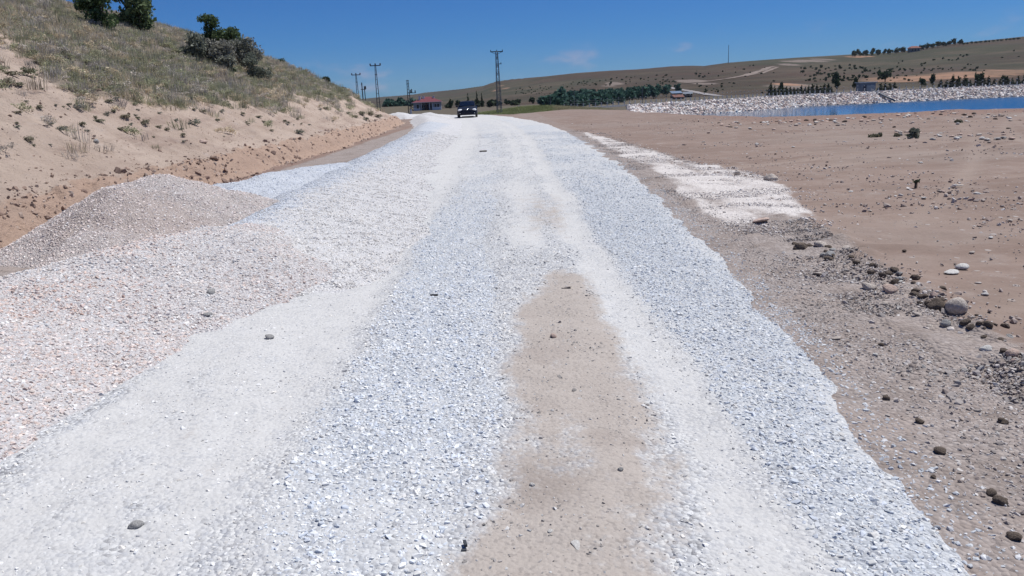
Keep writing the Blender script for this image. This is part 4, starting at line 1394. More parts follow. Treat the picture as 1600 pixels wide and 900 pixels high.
for i, (px, py, w, mt, hs) in enumerate([(1324, 389, 16, 'rock_pale', .5), (1541, 462, 12, 'rock_white', .7), (1369, 556, 10, 'rock_white', .8), (1384, 475, 13, 'rock_pale', .5), (1570, 719, 9, 'rock_white', .8),
                                         (1425, 608, 10, 'rock_white', .6), (1501, 291, 14, 'rock_pale', .4), (1530, 305, 14, 'rock_white', .6), (1455, 512, 14, 'rock_pale', .5), (1436, 494, 16, 'rock_pale', .6),
                                         (1515, 530, 18, 'rock_pale', .5), (1405, 442, 14, 'rock_white', .5), (1560, 540, 12, 'rock_pale', .6), (1470, 300, 10, 'rock_pale', .5), (1445, 310, 9, 'rock_white', .5),
                                         (1400, 302, 8, 'rock_pale', .5), (1550, 372, 9, 'rock_white', .5), (1580, 345, 8, 'rock_pale', .5), (1360, 330, 7, 'rock_pale', .5), (1330, 300, 7, 'rock_white', .5),
                                         (1290, 320, 6, 'rock_pale', .5), (1460, 360, 8, 'rock_pale', .5), (1520, 395, 9, 'rock_pale', .5), (1390, 365, 8, 'rock_white', .5), (1440, 255, 8, 'rock_white', .5),
                                         (1240, 230, 6, 'rock_white', .5), (1320, 222, 7, 'rock_white', .4), (1100, 222, 6, 'rock_pale', .5), (1180, 205, 6, 'rock_pale', .5), (1560, 250, 8, 'rock_white', .5)]):
    put_rock('rock', px, py, w, mt, 'small pale stone scattered on the bare earth right of the road', 'small pale stones on the bare earth', i, hs)
for i in range(44):
    u_ = random.random()
    px, py = 1400 + 190 * u_, 211 + 6 * u_ + random.gauss(0, 3.2)
    put_rock('rock', px, py, random.uniform(4, 10), random.choice(['rock_pale', 'rock_white', 'rock_grey', 'rock_pink']), 'pale stone in the broken line of rubble before the pond rim', 'stones in the rubble line', i, random.uniform(.5, .9))
for i in range(150):
    px = random.uniform(1100, 1600); py = float(np.interp(px, [1150, 1300, 1480, 1600], [190, 186, 172, 180])) + abs(random.gauss(0, 7)) + 1
    put_rock('rock', px, py, random.uniform(3, 8), random.choice(['rock_pale', 'rock_white', 'rock_pink', 'rock_brown']), 'pale stone scattered along the near rim of the pond', 'stones along the pond rim', i, random.uniform(.5, .9))

# a pale grey-green thistle and low plants by the rubble line and rim
for px, py, R_, H_, leaf, lab in [(1427, 217, .24, .36, 'leaf_grey', 'pale silvery thistle bush beside the line of rubble'),
                                  (1402, 214, .13, .08, 'scrub', 'low green weed left of the pale silvery thistle'),
                                  (1437, 174, .3, .42, 'leaf_mid', 'taller green weed on the pond rim against the water'),
                                  (1422, 175, .28, .2, 'leaf_mid', 'low green weed on the pond rim against the water'),
                                  (1365, 214, .16, .05, 'scrub', 'flat brownish weed patch left of the rubble line'),
                                  (1498, 192, .17, .12, 'scrub', 'small dull bush below the spoil mound at the pond rim')]:
    x, y, z = hit(px, py)
    near_tree('plant', lab, 'plant', (x, y, z - .03), R_, H_, leaf, 420, .06, int(px), None, .04, 6, 'twig')
x, y, z = hit(1431, 293)
near_tree('plant', 'dead dark sprig sticking out of the bare earth', 'plant', (x, y, z), .07, .13, 'leaf_dark', 40, .03, 77, None, .08, 4, 'twig')

# litter on the road
x, y, z = hit(678, 462)
o = MB().box((0, 0, .01), (.065, .03, .022), .1, .003).build('offcut', plain('black rubber', (.03, .03, .034), .7)); o.location = (x, y, z)
tag(o, 'small black rubber offcut lying on the grey chippings', 'offcut')
x, y, z = hit(725, 860)
o = MB().box((0, 0, .012), (.012, .034, .012), .5, .003).box((.004, .022, .014), (.02, .014, .01), .2, .003).build('scrap', plain('dark scrap', (.05, .055, .065), .7)); o.location = (x, y, z)
tag(o, 'dark bent scrap at the bottom of the road, left of its tan centre', 'scrap')
x, y, z = hit(755, 237)
o = MB().box((0, 0, .03), (.22, .1, .07), .1, .012).build('plank', plain('dark wood', (.08, .06, .05), .9)); o.location = (x, y, z)
tag(o, 'dark piece of wood on the road well beyond the chippings', 'plank')

# ------------------------------------------------------------------ far trees
def far_tree_mesh(k, R, H, leaf, n, ls, trunk=.15, cone=False):
    g = random.Random(1200 + k)
    if cone:
        bl = []
        for j in range(9):
            z = H * (.1 + .86 * j / 8); rr = R * (1 - .88 * j / 8)
            a = g.uniform(0, 6.28)
            bl.append((math.cos(a) * rr * .25, math.sin(a) * rr * .25, z, rr * .9, rr * .9, H * .08))
    else:
        bl = rand_blobs(g, 7, R * .7, H * trunk + R * .3, H - R * .3, R * .45)
    v, f, c = leaf_cloud(bl, n, ls, 1200 + k)
    mb = MB(); mb.bar((0, 0, -.5), (0, 0, H * .6), max(.08, R * .08), R * .03, 6)
    bm = mb.bm
    tv = np.array([x.co[:] for x in bm.verts]); bm.faces.ensure_lookup_table(); bm.verts.index_update()
    tf = [[x.index for x in fc.verts] for fc in bm.faces if len(fc.verts) == 4]
    bm.free()
    V_ = np.r_[v, tv]; F_ = np.r_[f, np.array(tf) + len(v)]
    mi = np.r_[np.zeros(len(f)), np.ones(len(tf))]
    cc = np.r_[c, np.zeros((len(tv), 3))]
    return mesh_np('far_tree', V_, F_, [M[leaf], M['bark']], smooth=False, colors={'leaf': cc}, mat_idx=mi)


def put_tree(name, me, loc, s, label, cat, group=None, sz=None):
    o = link(name, me)
    o.location = loc; o.rotation_euler = (0, 0, random.uniform(0, 6.28))
    o.scale = (s, s, sz if sz else s * random.uniform(.85, 1.15))
    return tag(o, label, cat, group)


shrubs = [far_tree_mesh(k, 1.0, 1.5, 'leaf_dark', 130, .42, .05) for k in range(5)]
pines = [far_tree_mesh(10 + k, .9, 2.6, 'leaf_pine', 190, .34, .05, True) for k in range(4)]
rounds = [far_tree_mesh(20 + k, 1.0, 2.1, 'leaf_dark', 240, .32, .18) for k in range(5)]
greens = [far_tree_mesh(30 + k, 1.0, 1.7, 'leaf_mid', 300, .26, .05) for k in range(6)]


def plain_z(x, y):
    return land(x, y) if y < 330 else float(hill_z(np.array([x]), np.array([y]))[0])


# scattered shrubs over the big hill
def hill_scatter(n, x0, x1, fy, smin, smax, seed):
    g = random.Random(seed)
    for i in range(n):
        px = g.uniform(x0, x1)
        lo, hi = fy(px)
        py = lo + (hi - lo) * g.random() ** .8
        x, y, z = hill_hit(px, py)
        if y > 1400: continue
        w = g.uniform(smin, smax) * y / F_PX
        put_tree('shrub', g.choice(shrubs), (x, y, z - .2), w * .5, 'small dark shrub dotted on the dry hill across the pond', 'shrub', 'shrubs dotted on the far hill')


top = lambda px: float(np.interp(px, [a for a, b in SKY_PX], [b for a, b in SKY_PX]))
hill_scatter(26, 1385, 1560, lambda p: (106, 111), 2.6, 5.0, 9)
hill_scatter(60, 805, 900, lambda p: (top(p) + 14, 148), 1.6, 3.0, 1)
hill_scatter(60, 900, 1050, lambda p: (top(p) + 12, 134), 2.0, 3.8, 2)
hill_scatter(56, 1050, 1215, lambda p: (top(p) + 6, 146), 2.2, 4.6, 3)
hill_scatter(62, 1250, 1440, lambda p: (top(p) + 16, 128), 2.6, 5.4, 4)
hill_scatter(20, 1440, 1600, lambda p: (top(p) + 16, 108), 2.5, 4.5, 5)
hill_scatter(44, 1270, 1400, lambda p: (104, 128), 3.4, 6.5, 6)

# planted row along the ridge
rowpx = list(np.linspace(1333, 1410, 9)) + list(np.linspace(1440, 1500, 8)) + list(np.linspace(1506, 1592, 14))
for i, px in enumerate(rowpx):
    Y = 845
    d = ray(px, top(px)); x = d[0] * Y
    z = float(hill_z(np.array([x]), np.array([Y]))[0])
    s_ = (3.7 if px < 1505 else 2.2) * random.uniform(.85, 1.1)
    put_tree('tree', random.choice(rounds), (x, Y, z - .3), s_, 'round dark tree in the planted row along the ridge', 'tree', 'row of trees on the ridge', s_ * (.95 if px < 1505 else .55))
# second, lower planted row left of the ridge house
for px in np.linspace(1336, 1372, 5):
    x, y, z = hill_hit(px, top(px) + 4)
    put_tree('tree', random.choice(rounds), (x, y, z), 1.9, 'small dark tree in the second row just below the ridge', 'tree', 'second row below the ridge')

# trees behind the dam crest
for i, px in enumerate(np.r_[np.linspace(1205, 1300, 17), np.linspace(1376, 1398, 4), np.linspace(1470, 1600, 15)]):
    Y = random.uniform(262, 275)
    x = ray(px, 130)[0] * Y
    put_tree('conifer', random.choice(pines), (x, Y, -2), random.uniform(1.0, 1.7), 'young dark conifer in the row just behind the dam fence', 'conifer', 'conifers behind the dam fence')
for px, w, h, lab in [(1308, 18, 22, 'largest dark green tree behind the dam, left of the grey shed'), (1334, 12, 14, 'dark green tree close to the left wall of the grey shed'),
                      (1440, 13, 12, 'low round tree behind the dam right of the shed'), (1456, 10, 14, 'taller round tree behind the dam, second to the right of the shed'),
                      (1527, 13, 18, 'dark round tree standing above the fence below the orange cut'), (1221, 8, 12, 'small round tree near the left end of the conifer row'),
                      (1382, 22, 15, 'dark spreading tree on the slope above and right of the shed'), (1568, 9, 12, 'round tree near the right frame edge below the orange cut')]:
    Y = 285 if px != 1382 else 400
    b = at(px, 140, Y)
    z = plain_z(b[0], Y)
    pxm = Y / F_PX
    if px == 1382: z = at(px, 122, Y)[2]; z = plain_z(b[0], Y)
    put_tree('tree', random.choice(rounds), (b[0], Y, z), w * pxm * .52, lab, 'tree', None, (h + 6) * pxm * .5)

# orchard beyond the dam's left end: rows of green trees
g = random.Random(5)
for j, Y in enumerate(np.linspace(226, 405, 13)):
    x0, x1 = ray(855 + j * 3.5, 150)[0] * Y, ray(945 + j * 9.6, 150)[0] * Y
    for x in np.arange(x0, x1, 3.3 + j * .12):
        xx, yy_ = x + g.gauss(0, .5), Y + g.gauss(0, 1.6)
        zz = plain_z(xx, yy_) + .010 * max(0, yy_ - 235)
        put_tree('orchard_tree', g.choice(greens), (xx, yy_, zz - .9), g.uniform(2.0, 2.9), 'green fruit tree in the dense orchard beyond the left end of the dam', 'tree', 'orchard trees')
for px, py, Y, s_ in [(872, 164, 205, 3.0), (862, 165, 202, 2.2), (880, 166, 206, 2.0)]:
    b = at(px, py, Y)
    put_tree('bush', greens[int(px) % 6], (b[0], Y, -2), s_, {872: 'large round green bush left of the orchard', 862: 'smaller green bush on the left flank of the large round bush', 880: 'low green bush between the large round bush and the orchard'}[px], 'bush')
# poplars and dark scrub around the house and behind the car
for px, top_y, lab in [(730.5, 143, 'slender dark poplar straight above the car'), (744.5, 141, 'slender dark poplar, tallest right of the car'), (752.5, 144, 'slender dark poplar nearest the lattice pylon'),
                       (703, 153, 'short slender dark poplar between the house and the car')]:
    Y = 330
    b = at(px, top_y, Y)
    put_tree('poplar', pines[int(px) % 4], (b[0], Y, -2), .9, lab, 'poplar', None, (b[2] + 2) / 2.6)
g = random.Random(8)
for i in range(20):
    px = g.uniform(740, 850); Y = g.uniform(300, 390); x = ray(px, 150)[0] * Y
    put_tree('bush', g.choice(shrubs), (x, Y, plain_z(x, Y)), g.uniform(1.1, 2.2), 'dark bush in the scrub behind the lattice pylon', 'bush', 'scrub behind the pylon')
for i in range(16):
    px = g.uniform(598, 642); Y = g.uniform(315, 345); x = ray(px, 150)[0] * Y
    put_tree('tree', g.choice(greens), (x, Y, -2), g.uniform(2.2, 3.0), 'dark green tree in the grove left of the red roofed house', 'tree', 'grove left of the house')
for i in range(12):
    px = g.uniform(695, 770); Y = g.uniform(340, 380); x = ray(px, 150)[0] * Y
    put_tree('bush', g.choice(shrubs), (x, Y, plain_z(x, Y)), g.uniform(1.2, 2.0), 'dull green bush in the scrub between house and pylon', 'bush', 'scrub between house and pylon')

# ------------------------------------------------------------------ buildings
m_wall = plain('pale blue grey render', (.30, .32, .36), .85, .06, .5)
m_white = plain('white paint', (.74, .73, .71), .8, .05, .5)
m_roof = plain('red roof tiles', (.15, .040, .052), .75, .18, 3)
m_glass = NT('window glass').fin((.02, .025, .03), .12)
m_shed = plain('grey blue cladding', (.20, .225, .27), .7, .1, .6)
m_shed_lit = plain('sunlit grey cladding', (.40, .41, .42), .7, .08, .6)  # sunlit tone of the shed cladding, put into the colour

HY_ = 300
hb = at(668, 172, HY_)
house = thing('house', 'single storey house with red hipped roof and white chimneys beyond the gravel heaps', 'house', (hb[0], HY_, -1.95), .06)
wd, dp, ht = 10.4, 8.5, 3.1
MB().box((0, dp / 2 + 1.2, ht / 2 - .3), (wd, dp - 2.4, ht + .6)).box((-3.9, .62, ht / 2 - .3), (2.6, 1.24, ht + .6)).box((3.6, .62, ht / 2 - .3), (3.2, 1.24, ht + .6)).build('wall', m_wall, house)
MB().box((-3.9, -.03, .5), (2.5, .1, 1.4)).build('plinth', m_white, house)
MB().box((3.6, -.03, .5), (3.2, .1, 1.4)).build('plinth', m_white, house)
rf = MB()
e, rt = .65, 2.0
a = [(-wd / 2 - e, -e, ht), (wd / 2 + e, -e, ht), (wd / 2 + e, dp + e, ht), (-wd / 2 - e, dp + e, ht)]
r1, r2 = (-1.2, dp / 2, ht + rt), (1.2, dp / 2, ht + rt)
rf.poly([a[0], a[1], r2, r1]); rf.poly([a[1], a[2], r2]); rf.poly([a[2], a[3], r1, r2]); rf.poly([a[3], a[0], r1]); rf.poly([a[3], a[2], a[1], a[0]])
bmesh.ops.remove_doubles(rf.bm, verts=rf.bm.verts, dist=.001)
roof = rf.build('roof', m_roof, house)
MB().box((0, -e - .02, ht - .04), (wd + 2 * e, .05, .16)).build('fascia', m_white, roof)
for cx, cy, s_ in ((-2.75, 1.9, .85), (-1.35, 3.2, 1.0), (2.5, 3.0, .6)):
    MB().box((cx, cy, ht + 1.3), (s_, s_, 1.7)).box((cx, cy, ht + 2.2), (s_ + .14, s_ + .14, .12)).build('chimney', m_white, roof)
for wx, wy, ww, z0, z1 in ((-3.55, -.04, .9, .9, 2.3), (3.1, -.04, .8, 1.15, 2.35), (4.1, -.04, .8, 1.15, 2.35), (-2.0, 1.17, .9, .9, 2.3), (1.4, 1.17, .8, .9, 2.3)):
    w_o = MB().box((wx, wy, (z0 + z1) / 2), (ww + .14, .06, z1 - z0 + .14)).build('window', m_white, house)
    MB().box((wx, wy - .035, (z0 + z1) / 2), (ww, .03, z1 - z0)).build('pane', m_glass, w_o)
MB().box((-.3, 1.17, 1.05), (1.25, .08, 2.3)).build('door', plain('dark door', (.06, .03, .03), .6), house)
for cx in (-2.2, .9, 1.9):
    MB().box((cx, .05, ht / 2 - .2), (.24, .24, ht + .4)).build('column', m_white, house)
MB().box((0, .6, -.1), (4.6, 1.3, .35)).build('porch', M['concrete'], house)

sb = at(1356, 143, 247)
shed = thing('shed', 'grey flat roofed pump shed standing on the dam crest', 'shed', (sb[0], 247, -1.75), 0)
MB().box((0, 1.6, 1.25), (4.7, 3.2, 3.1)).build('wall', m_shed, shed)
MB().box((0, 1.6, 2.92), (5.4, 4.0, .2)).build('roof', plain('pale sheet roof', (.62, .63, .65), .5, .05, .5), shed)
MB().box((.9, -.03, .95), (2.5, .08, 2.1)).build('lit_wall', m_shed_lit, shed)  # brighter lower right of the front wall, sunlight painted as a paler sheet
MB().box((-1.05, -.03, 1.05), (.85, .08, 2.3)).build('door', plain('dark blue door', (.035, .045, .08), .5), shed)

rb = at(1428, 78.5, 835)
rh = thing('house', 'small house with reddish roof half hidden in the tree row on the ridge', 'house', (rb[0], 832, plain_z(rb[0], 832)), 0)
MB().box((0, 3, 1.6), (10, 6, 4.2)).build('wall', plain('grey house wall', (.20, .19, .19), .85, .06, .5), rh)
MB().poly([(-6, -.8, 3.7), (6, -.8, 3.7), (3, 3, 5.8), (-3, 3, 5.8)]).poly([(-6, 6.8, 3.7), (6, 6.8, 3.7), (3, 3, 5.8), (-3, 3, 5.8)]).poly([(-6, -.8, 3.7), (-6, 6.8, 3.7), (-3, 3, 5.8)]).poly([(6, -.8, 3.7), (6, 6.8, 3.7), (3, 3, 5.8)]).build('roof', plain('brown red roof', (.2, .08, .06), .8), rh)
for wx in (-3, 0, 3):
    MB().box((wx, -.05, 1.8), (1.5, .1, 1.7)).build('window', m_glass, rh)

for (px, py, Y, w, h, col, lab) in [(1058, 146, 330, 4.2, 1.5, (.13, .18, .26), 'low farm hut with a blue sheet roof at the right end of the orchard'),
                                    (1061, 152, 290, 3.6, 1.0, (.17, .075, .055), 'low rusty red roofed hut in front of the blue roofed hut'),
                                    (1075, 147, 335, 3.6, 1.4, (.16, .18, .21), 'low grey roofed farm hut right of the blue roofed hut')]:
    b = at(px, py, Y)
    t = thing('hut', lab, 'hut', (b[0], Y, b[2] - h), random.uniform(-.2, .2))
    MB().box((0, w * .3, h / 2 - .4), (w, w * .6, h + .8)).build('wall', plain('hut wall', (.14, .12, .11), .9, .15, .5), t)
    MB().poly([(-w * .56, -.4, h), (w * .56, -.4, h), (w * .56, w * .7, h + .9), (-w * .56, w * .7, h + .9)]).poly([(-w * .56, -.4, h + .1), (w * .56, -.4, h + .1), (w * .56, w * .7, h + 1), (-w * .56, w * .7, h + 1)]).build('roof', plain('hut roof', col, .6, .1, .5), t)
    MB().box((w * .15, -.04, h * .42), (w * .2, .08, h * .8)).build('door', m_glass, t)

# ------------------------------------------------------------------ pylons and poles
def lattice(name, label, px, base_y, top_y, Y, base_z, w0, w1, arm, arm2=None, cat='pylon', seg=11, r=.035):
    b = at(px, base_y, Y)
    tz = at(px, top_y, Y)[2]
    H = tz - base_z
    t = thing(name, label, cat, (b[0], Y, base_z), .25)
    cr = lambda k: [(sx * (w0 + (w1 - w0) * k) / 2, sy * (w0 + (w1 - w0) * k) / 2, H * k) for sx, sy in ((-1, -1), (1, -1), (1, 1), (-1, 1))]
    for i in range(4):
        MB().bar(cr(0)[i], cr(1)[i], r * 1.25, r).build('leg', M['steel'], t)
    mb = MB()
    for s_ in range(seg):
        a, c = cr(s_ / seg), cr((s_ + 1) / seg)
        for i in range(4):
            j = (i + 1) % 4
            mb.bar(a[i], c[j], r * .7, n=4)
            mb.bar(c[i], c[j], r * .7, n=4)
            if s_ % 2 == 0: mb.bar(a[j], c[i], r * .7, n=4)
    mb.build('bracing', M['steel'], t)
    if arm:
        am = MB().box((0, 0, H), (arm, .12, .16)).bar((-arm * .45, 0, H - .04), (0, 0, H - .5), .03).bar((arm * .45, 0, H - .04), (0, 0, H - .5), .03).build('crossarm', M['dark_steel'], t)
        for x in (-arm * .47, 0, arm * .47):
            MB().bar((x, 0, H + .08), (x, 0, H + .34), .075, .05, 8).build('insulator', M['insulator'], am)
    if arm2:
        z = H * arm2
        am = MB().box((.25, 0, z), (1.1, .1, .1)).build('crossarm', M['dark_steel'], t)
        MB().bar((.7, 0, z + .05), (.7, 0, z + .28), .07, .05, 8).build('insulator', M['insulator'], am)
    return t, H


lattice('pylon', 'tall steel lattice pylon right of the car, with a T shaped top', 780.5, 178, 80.5, 145, -1.6, .85, .34, 2.3, .81, seg=16)


def twin_leg(label, px, base_y, top_px, top_y, Y, base_z, arm):
    b = at(px, base_y, Y)
    tt = at(top_px, top_y, Y)
    H = tt[2] - base_z
    t = thing('power_pole', label, 'power pole', (b[0], Y, base_z), 0, 'slim poles with three insulators beyond the hill')
    for s_ in (-1, 1):
        MB().bar((s_ * .35, 0, 0), (s_ * .09, 0, H), .085, .06, 6).build('leg', M['dark_steel'], t)
    mb = MB()
    for k in range(1, 12):
        f = k / 12; w = .35 + (.09 - .35) * f
        mb.bar((-w, 0, H * f), (w, 0, H * f), .035, n=4)
    mb.build('rung', M['dark_steel'], t)
    am = MB().box((0, 0, H), (arm, .14, .16)).build('crossarm', M['dark_steel'], t)
    MB().box((0, 0, H * .84), (.5, .1, .1)).build('crossarm', M['dark_steel'], t)
    for x in (-arm * .47, 0, arm * .47):
        MB().bar((x, 0, H + .08), (x, 0, H + .42), .14, .12, 8).build('insulator', M['insulator'], am)


twin_leg('slim twin legged power pole with three insulators, taller of the two left of the house', 591.5, 165, 586.5, 102.5, 160, -1.9, 2.1)
twin_leg('slim twin legged power pole with three insulators, smaller one just above the hill edge', 560, 160, 557, 117, 190, -1.9, 2.1)

b = at(569, 150, 205)
t = thing('power_pole', 'short double power pole peeping over the hill between two taller poles', 'power pole', (b[0], 205, -1.9))
H = at(567, 129.5, 205)[2] + 1.9
MB().bar((-.35, 0, 0), (-.35, 0, H), .16, .12, 8).build('pole', M['dark_steel'], t)
MB().bar((.25, 0, 0), (.25, 0, H - 1.1), .12, .1, 8).build('pole', M['dark_steel'], t)
MB().box((-.05, 0, H - 1.6), (1.3, .15, .15)).build('crossarm', M['dark_steel'], t)
for x in (-.35, .25, .55):
    MB().bar((x, 0, H - .4 if x < 0 else H - 1.5), (x, 0, H + .1 if x < 0 else H - .8), .16, .12, 8).build('insulator', M['insulator'], t)

b = at(640.5, 172, 230)
t = thing('power_pole', 'power pole with transformer gear and side bracket at the left corner of the house', 'power pole', (b[0], 230, -1.9))
H = at(637.5, 125, 230)[2] + 1.9
for s_ in (-1, 1):
    MB().bar((s_ * .45, 0, 0), (s_ * .16 - .1, 0, H), .12, .09, 6).build('leg', M['dark_steel'], t)
mb = MB()
for k in range(1, 11):
    f = k / 11; w = .45 - .29 * f
    mb.bar((-w - .1 * f, 0, H * f), (w - .1 * f, 0, H * f), .05, n=4)
mb.build('rung', M['dark_steel'], t)
MB().box((.35, 0, H - 1.5), (.55, .5, .75), 0, .04).build('transformer', M['dark_steel'], t)
MB().box((.9, 0, H * .62), (2.4, .16, .16)).build('bracket', M['dark_steel'], t)
for x, h_ in ((.55, .9), (.9, 1.1), (1.9, .7)):
    MB().bar((x, 0, H * .62 + .05), (x, 0, H * .62 + h_), .16, .13, 8).build('insulator', M['insulator'], t)
for z in (H - .2, H - 1.1):
    MB().box((-.1, 0, z), (.9, .12, .12)).build('crossarm', M['dark_steel'], t)
MB().box((.3, -.3, .7), (.5, .2, 1.4)).build('cabinet', m_white, t)

b = at(1136, 98, 890)
t = thing('mast', 'thin radio mast on the ridge left of the ridge trees', 'mast', (b[0], 885, plain_z(b[0], 885) - .5))
MB().bar((0, 0, 0), (0, 0, 19.5), .32, .22, 6).build('pole', M['dark_steel'], t)
MB().box((0, 0, 19), (.5, .5, .8)).build('antenna', M['dark_steel'], t)
b = at(1492, 64, 850)
t = thing('pole', 'short pole on the ridge standing out of the tree row', 'pole', (b[0], 848, plain_z(b[0], 848)))
MB().bar((0, 0, 0), (0, 0, 7), .25, .2, 6).build('post', M['dark_steel'], t)
MB().box((0, 0, 6.6), (1.6, .2, .2)).build('crossarm', M['dark_steel'], t)

for px, y0, y1, Y, lab in [(1003.6, 158, 136, 205, 'slim grey lamp post behind the dam fence in front of the orchard'), (897.5, 169, 143, 188, 'slim grey lamp post at the left end of the dam fence'),
                           (860, 167, 152, 180, 'short slim grey post left of the orchard near the grassy rise')]:
    b, tp = at(px, y0, Y), at(px, y1, Y)
    t = thing('lamp_post', lab, 'lamp post', (b[0], Y, -2.0))
    MB().bar((0, 0, 0), (0, 0, tp[2] + 2), .09, .06, 8).build('pole', M['steel'], t)
    MB().box((0, -.3, tp[2] + 1.98), (.18, .7, .1)).build('lamp_head', M['steel'], t)

b = at(810.5, 167, 160)
t = thing('marker_post', 'small white marker post in the grass right of the pylon', 'marker post', (b[0], 160, plain_z(b[0], 160)))
MB().box((0, 0, .55), (.16, .12, 1.5)).build('post', m_white, t)
MB().box((0, -.02, 1.2), (.42, .08, .42), 0, .02).build('plate', m_white, t)

# ------------------------------------------------------------------ the car
m_paint = NT('dark blue paint').fin((.006, .010, .024), .5, Specular_IOR_Level=.15)
m_cglass = NT('car glass').fin((.006, .011, .026), .12, Specular_IOR_Level=.25)
m_black = plain('black plastic', (.02, .02, .022), .6)
m_tyre = plain('dusty tyre', (.055, .05, .047), .9)
m_lamp = NT('headlamp').fin((.82, .84, .86), .15, Specular_IOR_Level=.6)
m_chrome = NT('chrome').fin((.62, .63, .65), .22, Metallic=.9)
cz = float(surf(np.array([-3.3]), np.array([71.2]))[0][0])
cx_ = at(731.0, 184, 71.2)[0]
car = thing('car', 'dark blue saloon car driving towards the camera on the gravel road', 'car', (cx_, 71.2, cz), RAD(2))
car.scale = (.98, .98, .92)


def loft(sections, name, mat, parent, smooth=True, caps=True):
    """sections: list of rings (same length) of 3-D points"""
    bm = bmesh.new()
    rings = [[bm.verts.new(p) for p in s_] for s_ in sections]
    k = len(rings[0])
    for a, b_ in zip(rings[:-1], rings[1:]):
        for i in range(k):
            bm.faces.new((a[i], a[(i + 1) % k], b_[(i + 1) % k], b_[i]))
    if caps:
        bm.faces.new(rings[0]); bm.faces.new(rings[-1][::-1])
    bmesh.ops.recalc_face_normals(bm, faces=bm.faces)
    me = bpy.data.meshes.new(name); bm.to_mesh(me); bm.free(); me.materials.append(mat)
    if smooth: me.polygons.foreach_set('use_smooth', np.ones(len(me.polygons), bool))
    return link(name, me, parent)


def ring(y, hw, z0, z1, tuck=.9, r=.12, top=.86):
    """a rounded car cross-section at length y (front is -y)"""
    zm = z0 + (z1 - z0) * .45
    pts = [(hw * tuck, z0), (hw * .98, z0 + .12), (hw, zm), (hw * .985, z1 - r), (hw * (top + .07), z1 - r * .3), (hw * top * .8, z1), (hw * .3, z1 + .015)]
    return [(x, y, z) for x, z in pts] + [(-x, y, z) for x, z in reversed(pts)]


loft([ring(-2.12, .62, .34, .62), ring(-2.06, .74, .26, .72), ring(-1.9, .83, .22, .80), ring(-1.4, .88, .21, .92), ring(-.75, .90, .21, 1.0), ring(0, .905, .21, 1.03), ring(1.2, .90, .22, 1.05),
      ring(1.85, .86, .26, 1.05), ring(2.15, .76, .34, .98)], 'body', m_paint, car)


def gring(y, hw, z0, z1, twist=.78):
    pts = [(hw, z0), (hw * .97, z0 + .1 * (z1 - z0)), (hw * (twist + .06), z1 - .09), (hw * (twist - .06), z1 - .01), (hw * .4, z1 + .02)]
    return [(x, y, z) for x, z in pts] + [(-x, y, z) for x, z in reversed(pts)]


loft([gring(-.85, .80, .96, 1.02, .9), gring(-.15, .80, .96, 1.44), gring(.3, .80, .96, 1.50), gring(1.0, .79, .96, 1.49), gring(1.9, .74, .96, 1.05, .9)], 'cabin', m_paint, car)
ws = MB()
ws.poly([(-.70, -.80, 1.04), (.70, -.80, 1.04), (.585, -.21, 1.425), (-.585, -.21, 1.425)])
o = ws.build('windscreen', m_cglass, car)
o.location = (0, -.03, .03)
for s_ in (-1, 1):
    MB().poly([(s_ * .815, -.55, 1.06), (s_ * .665, -.1, 1.40), (s_ * .665, 1.0, 1.41), (s_ * .80, 1.5, 1.06)]).build('side_window', m_cglass, car)
    MB().ball((s_ * .93, -.62, 1.06), (.12, .07, .085), 2).build('mirror', m_paint, car, True)
    h = MB().ball((s_ * .63, -1.985, .70), (.20, .12, .105), 3).build('headlight', m_lamp, car, True)
    MB().ball((s_ * .62, -2.06, .41), (.07, .05, .05), 2).build('fog_light', m_lamp, car, True)
    for y in (-1.3, 1.32):
        w = MB().bar((s_ * .70, y, .32), (s_ * .90, y, .32), .325, n=24).build('wheel', m_tyre, car, True)
        MB().bar((s_ * .895, y, .32), (s_ * .915, y, .32), .2, n=16).build('rim', m_chrome, w)
MB().box((0, -2.09, .735), (.80, .05, .05), 0, .012).ball((0, -2.12, .735), (.09, .03, .06), 2).build('grille', m_chrome, car)
MB().box((0, -2.105, .40), (1.05, .06, .16), 0, .02).build('air_intake', m_black, car)
MB().box((0, -2.15, .505), (.52, .02, .13), 0, .004).build('number_plate', m_white, car)
MB().box((0, -2.12, .27), (1.3, .08, .08), 0, .02).build('bumper_lip', m_black, car)

# ------------------------------------------------------------------ sky: nishita, with the faint low clouds of the photograph
def wnode(t, **k):
    n_ = wn.nodes.new(t)
    for a_, b_2 in k.items(): setattr(n_, a_, b_2)
    return n_


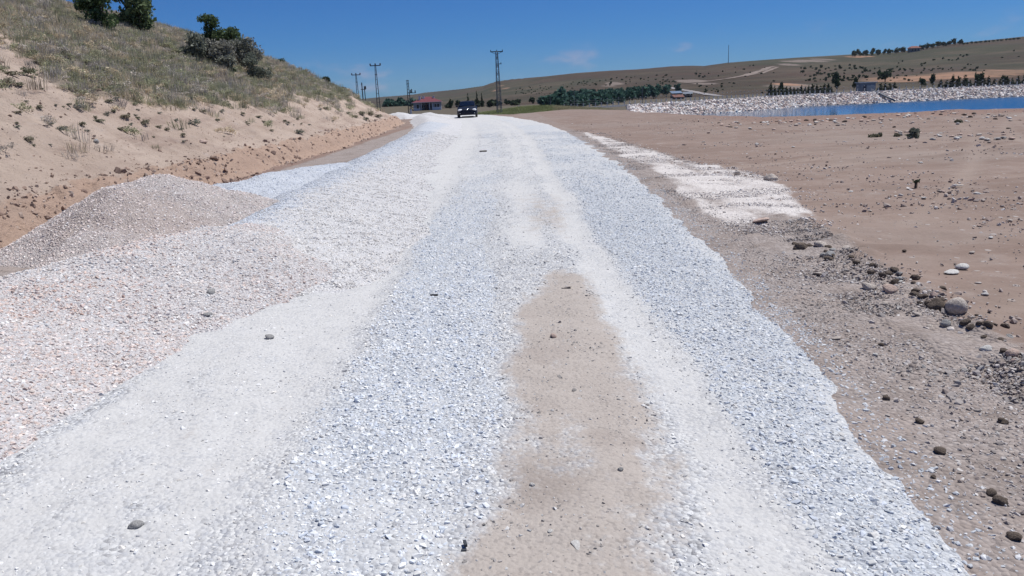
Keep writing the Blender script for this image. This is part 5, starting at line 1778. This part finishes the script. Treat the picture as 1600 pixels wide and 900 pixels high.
tc = wnode('ShaderNodeTexCoord')
mp = wnode('ShaderNodeMapping'); mp.inputs['Scale'].default_value = (15, 15, 34)
wn.links.new(tc.outputs['Generated'], mp.inputs[0])
nz = wnode('ShaderNodeTexNoise'); nz.inputs['Scale'].default_value = 1.0; nz.inputs['Detail'].default_value = 6
wn.links.new(mp.outputs[0], nz.inputs['Vector'])
mr = wnode('ShaderNodeMapRange', interpolation_type='SMOOTHSTEP')
for k_, v_ in ((1, .56), (2, .74), (3, 0), (4, .36)): mr.inputs[k_].default_value = v_
wn.links.new(nz.outputs['Fac'], mr.inputs[0])
tn_ = wnode('ShaderNodeMix', data_type='RGBA', blend_type='MULTIPLY')   # deepen the sky to the photograph's clear high-altitude blue
tn_.inputs[0].default_value = 1.0
tn_.inputs[7].default_value = (.140, .348, .665, 1)
wn.links.new(w_sky.outputs[0], tn_.inputs[6])
sx = wnode('ShaderNodeSeparateXYZ'); wn.links.new(tc.outputs['Generated'], sx.inputs[0])
el_ = wnode('ShaderNodeMapRange', interpolation_type='SMOOTHSTEP')
for k_, v_ in ((1, .035), (2, .075), (3, 1), (4, 0)): el_.inputs[k_].default_value = v_
wn.links.new(sx.outputs[2], el_.inputs[0])
mu = wnode('ShaderNodeMath', operation='MULTIPLY')
ah = wnode('ShaderNodeMath', operation='ADD'); ah.inputs[1].default_value = .03
wn.links.new(mr.outputs[0], ah.inputs[0])
wn.links.new(ah.outputs[0], mu.inputs[0]); wn.links.new(el_.outputs[0], mu.inputs[1])
cm = wnode('ShaderNodeMix', data_type='RGBA')
cm.inputs[7].default_value = (4.4, 3.7, 4.5, 1)
wn.links.new(mu.outputs[0], cm.inputs[0]); wn.links.new(tn_.outputs[2], cm.inputs[6])
wn.links.new(cm.outputs[2], w_bg.inputs['Color'])

# ------------------------------------------------------------------ thin summer haze over the whole valley
hz = bpy.data.materials.new('haze'); hz.use_nodes = True
ht = hz.node_tree; ht.nodes.clear()
ho = ht.nodes.new('ShaderNodeOutputMaterial'); hv = ht.nodes.new('ShaderNodeVolumePrincipled')
hv.inputs['Color'].default_value = (.80, .87, .97, 1); hv.inputs['Density'].default_value = .00005
ht.links.new(hv.outputs[0], ho.inputs['Volume'])
hb_ = MB().box((0, 2580, 54), (11200, 5440, 138)).build('haze', hz)
tag(hb_, 'thin pale summer haze in the valley air', 'haze', kind='stuff')
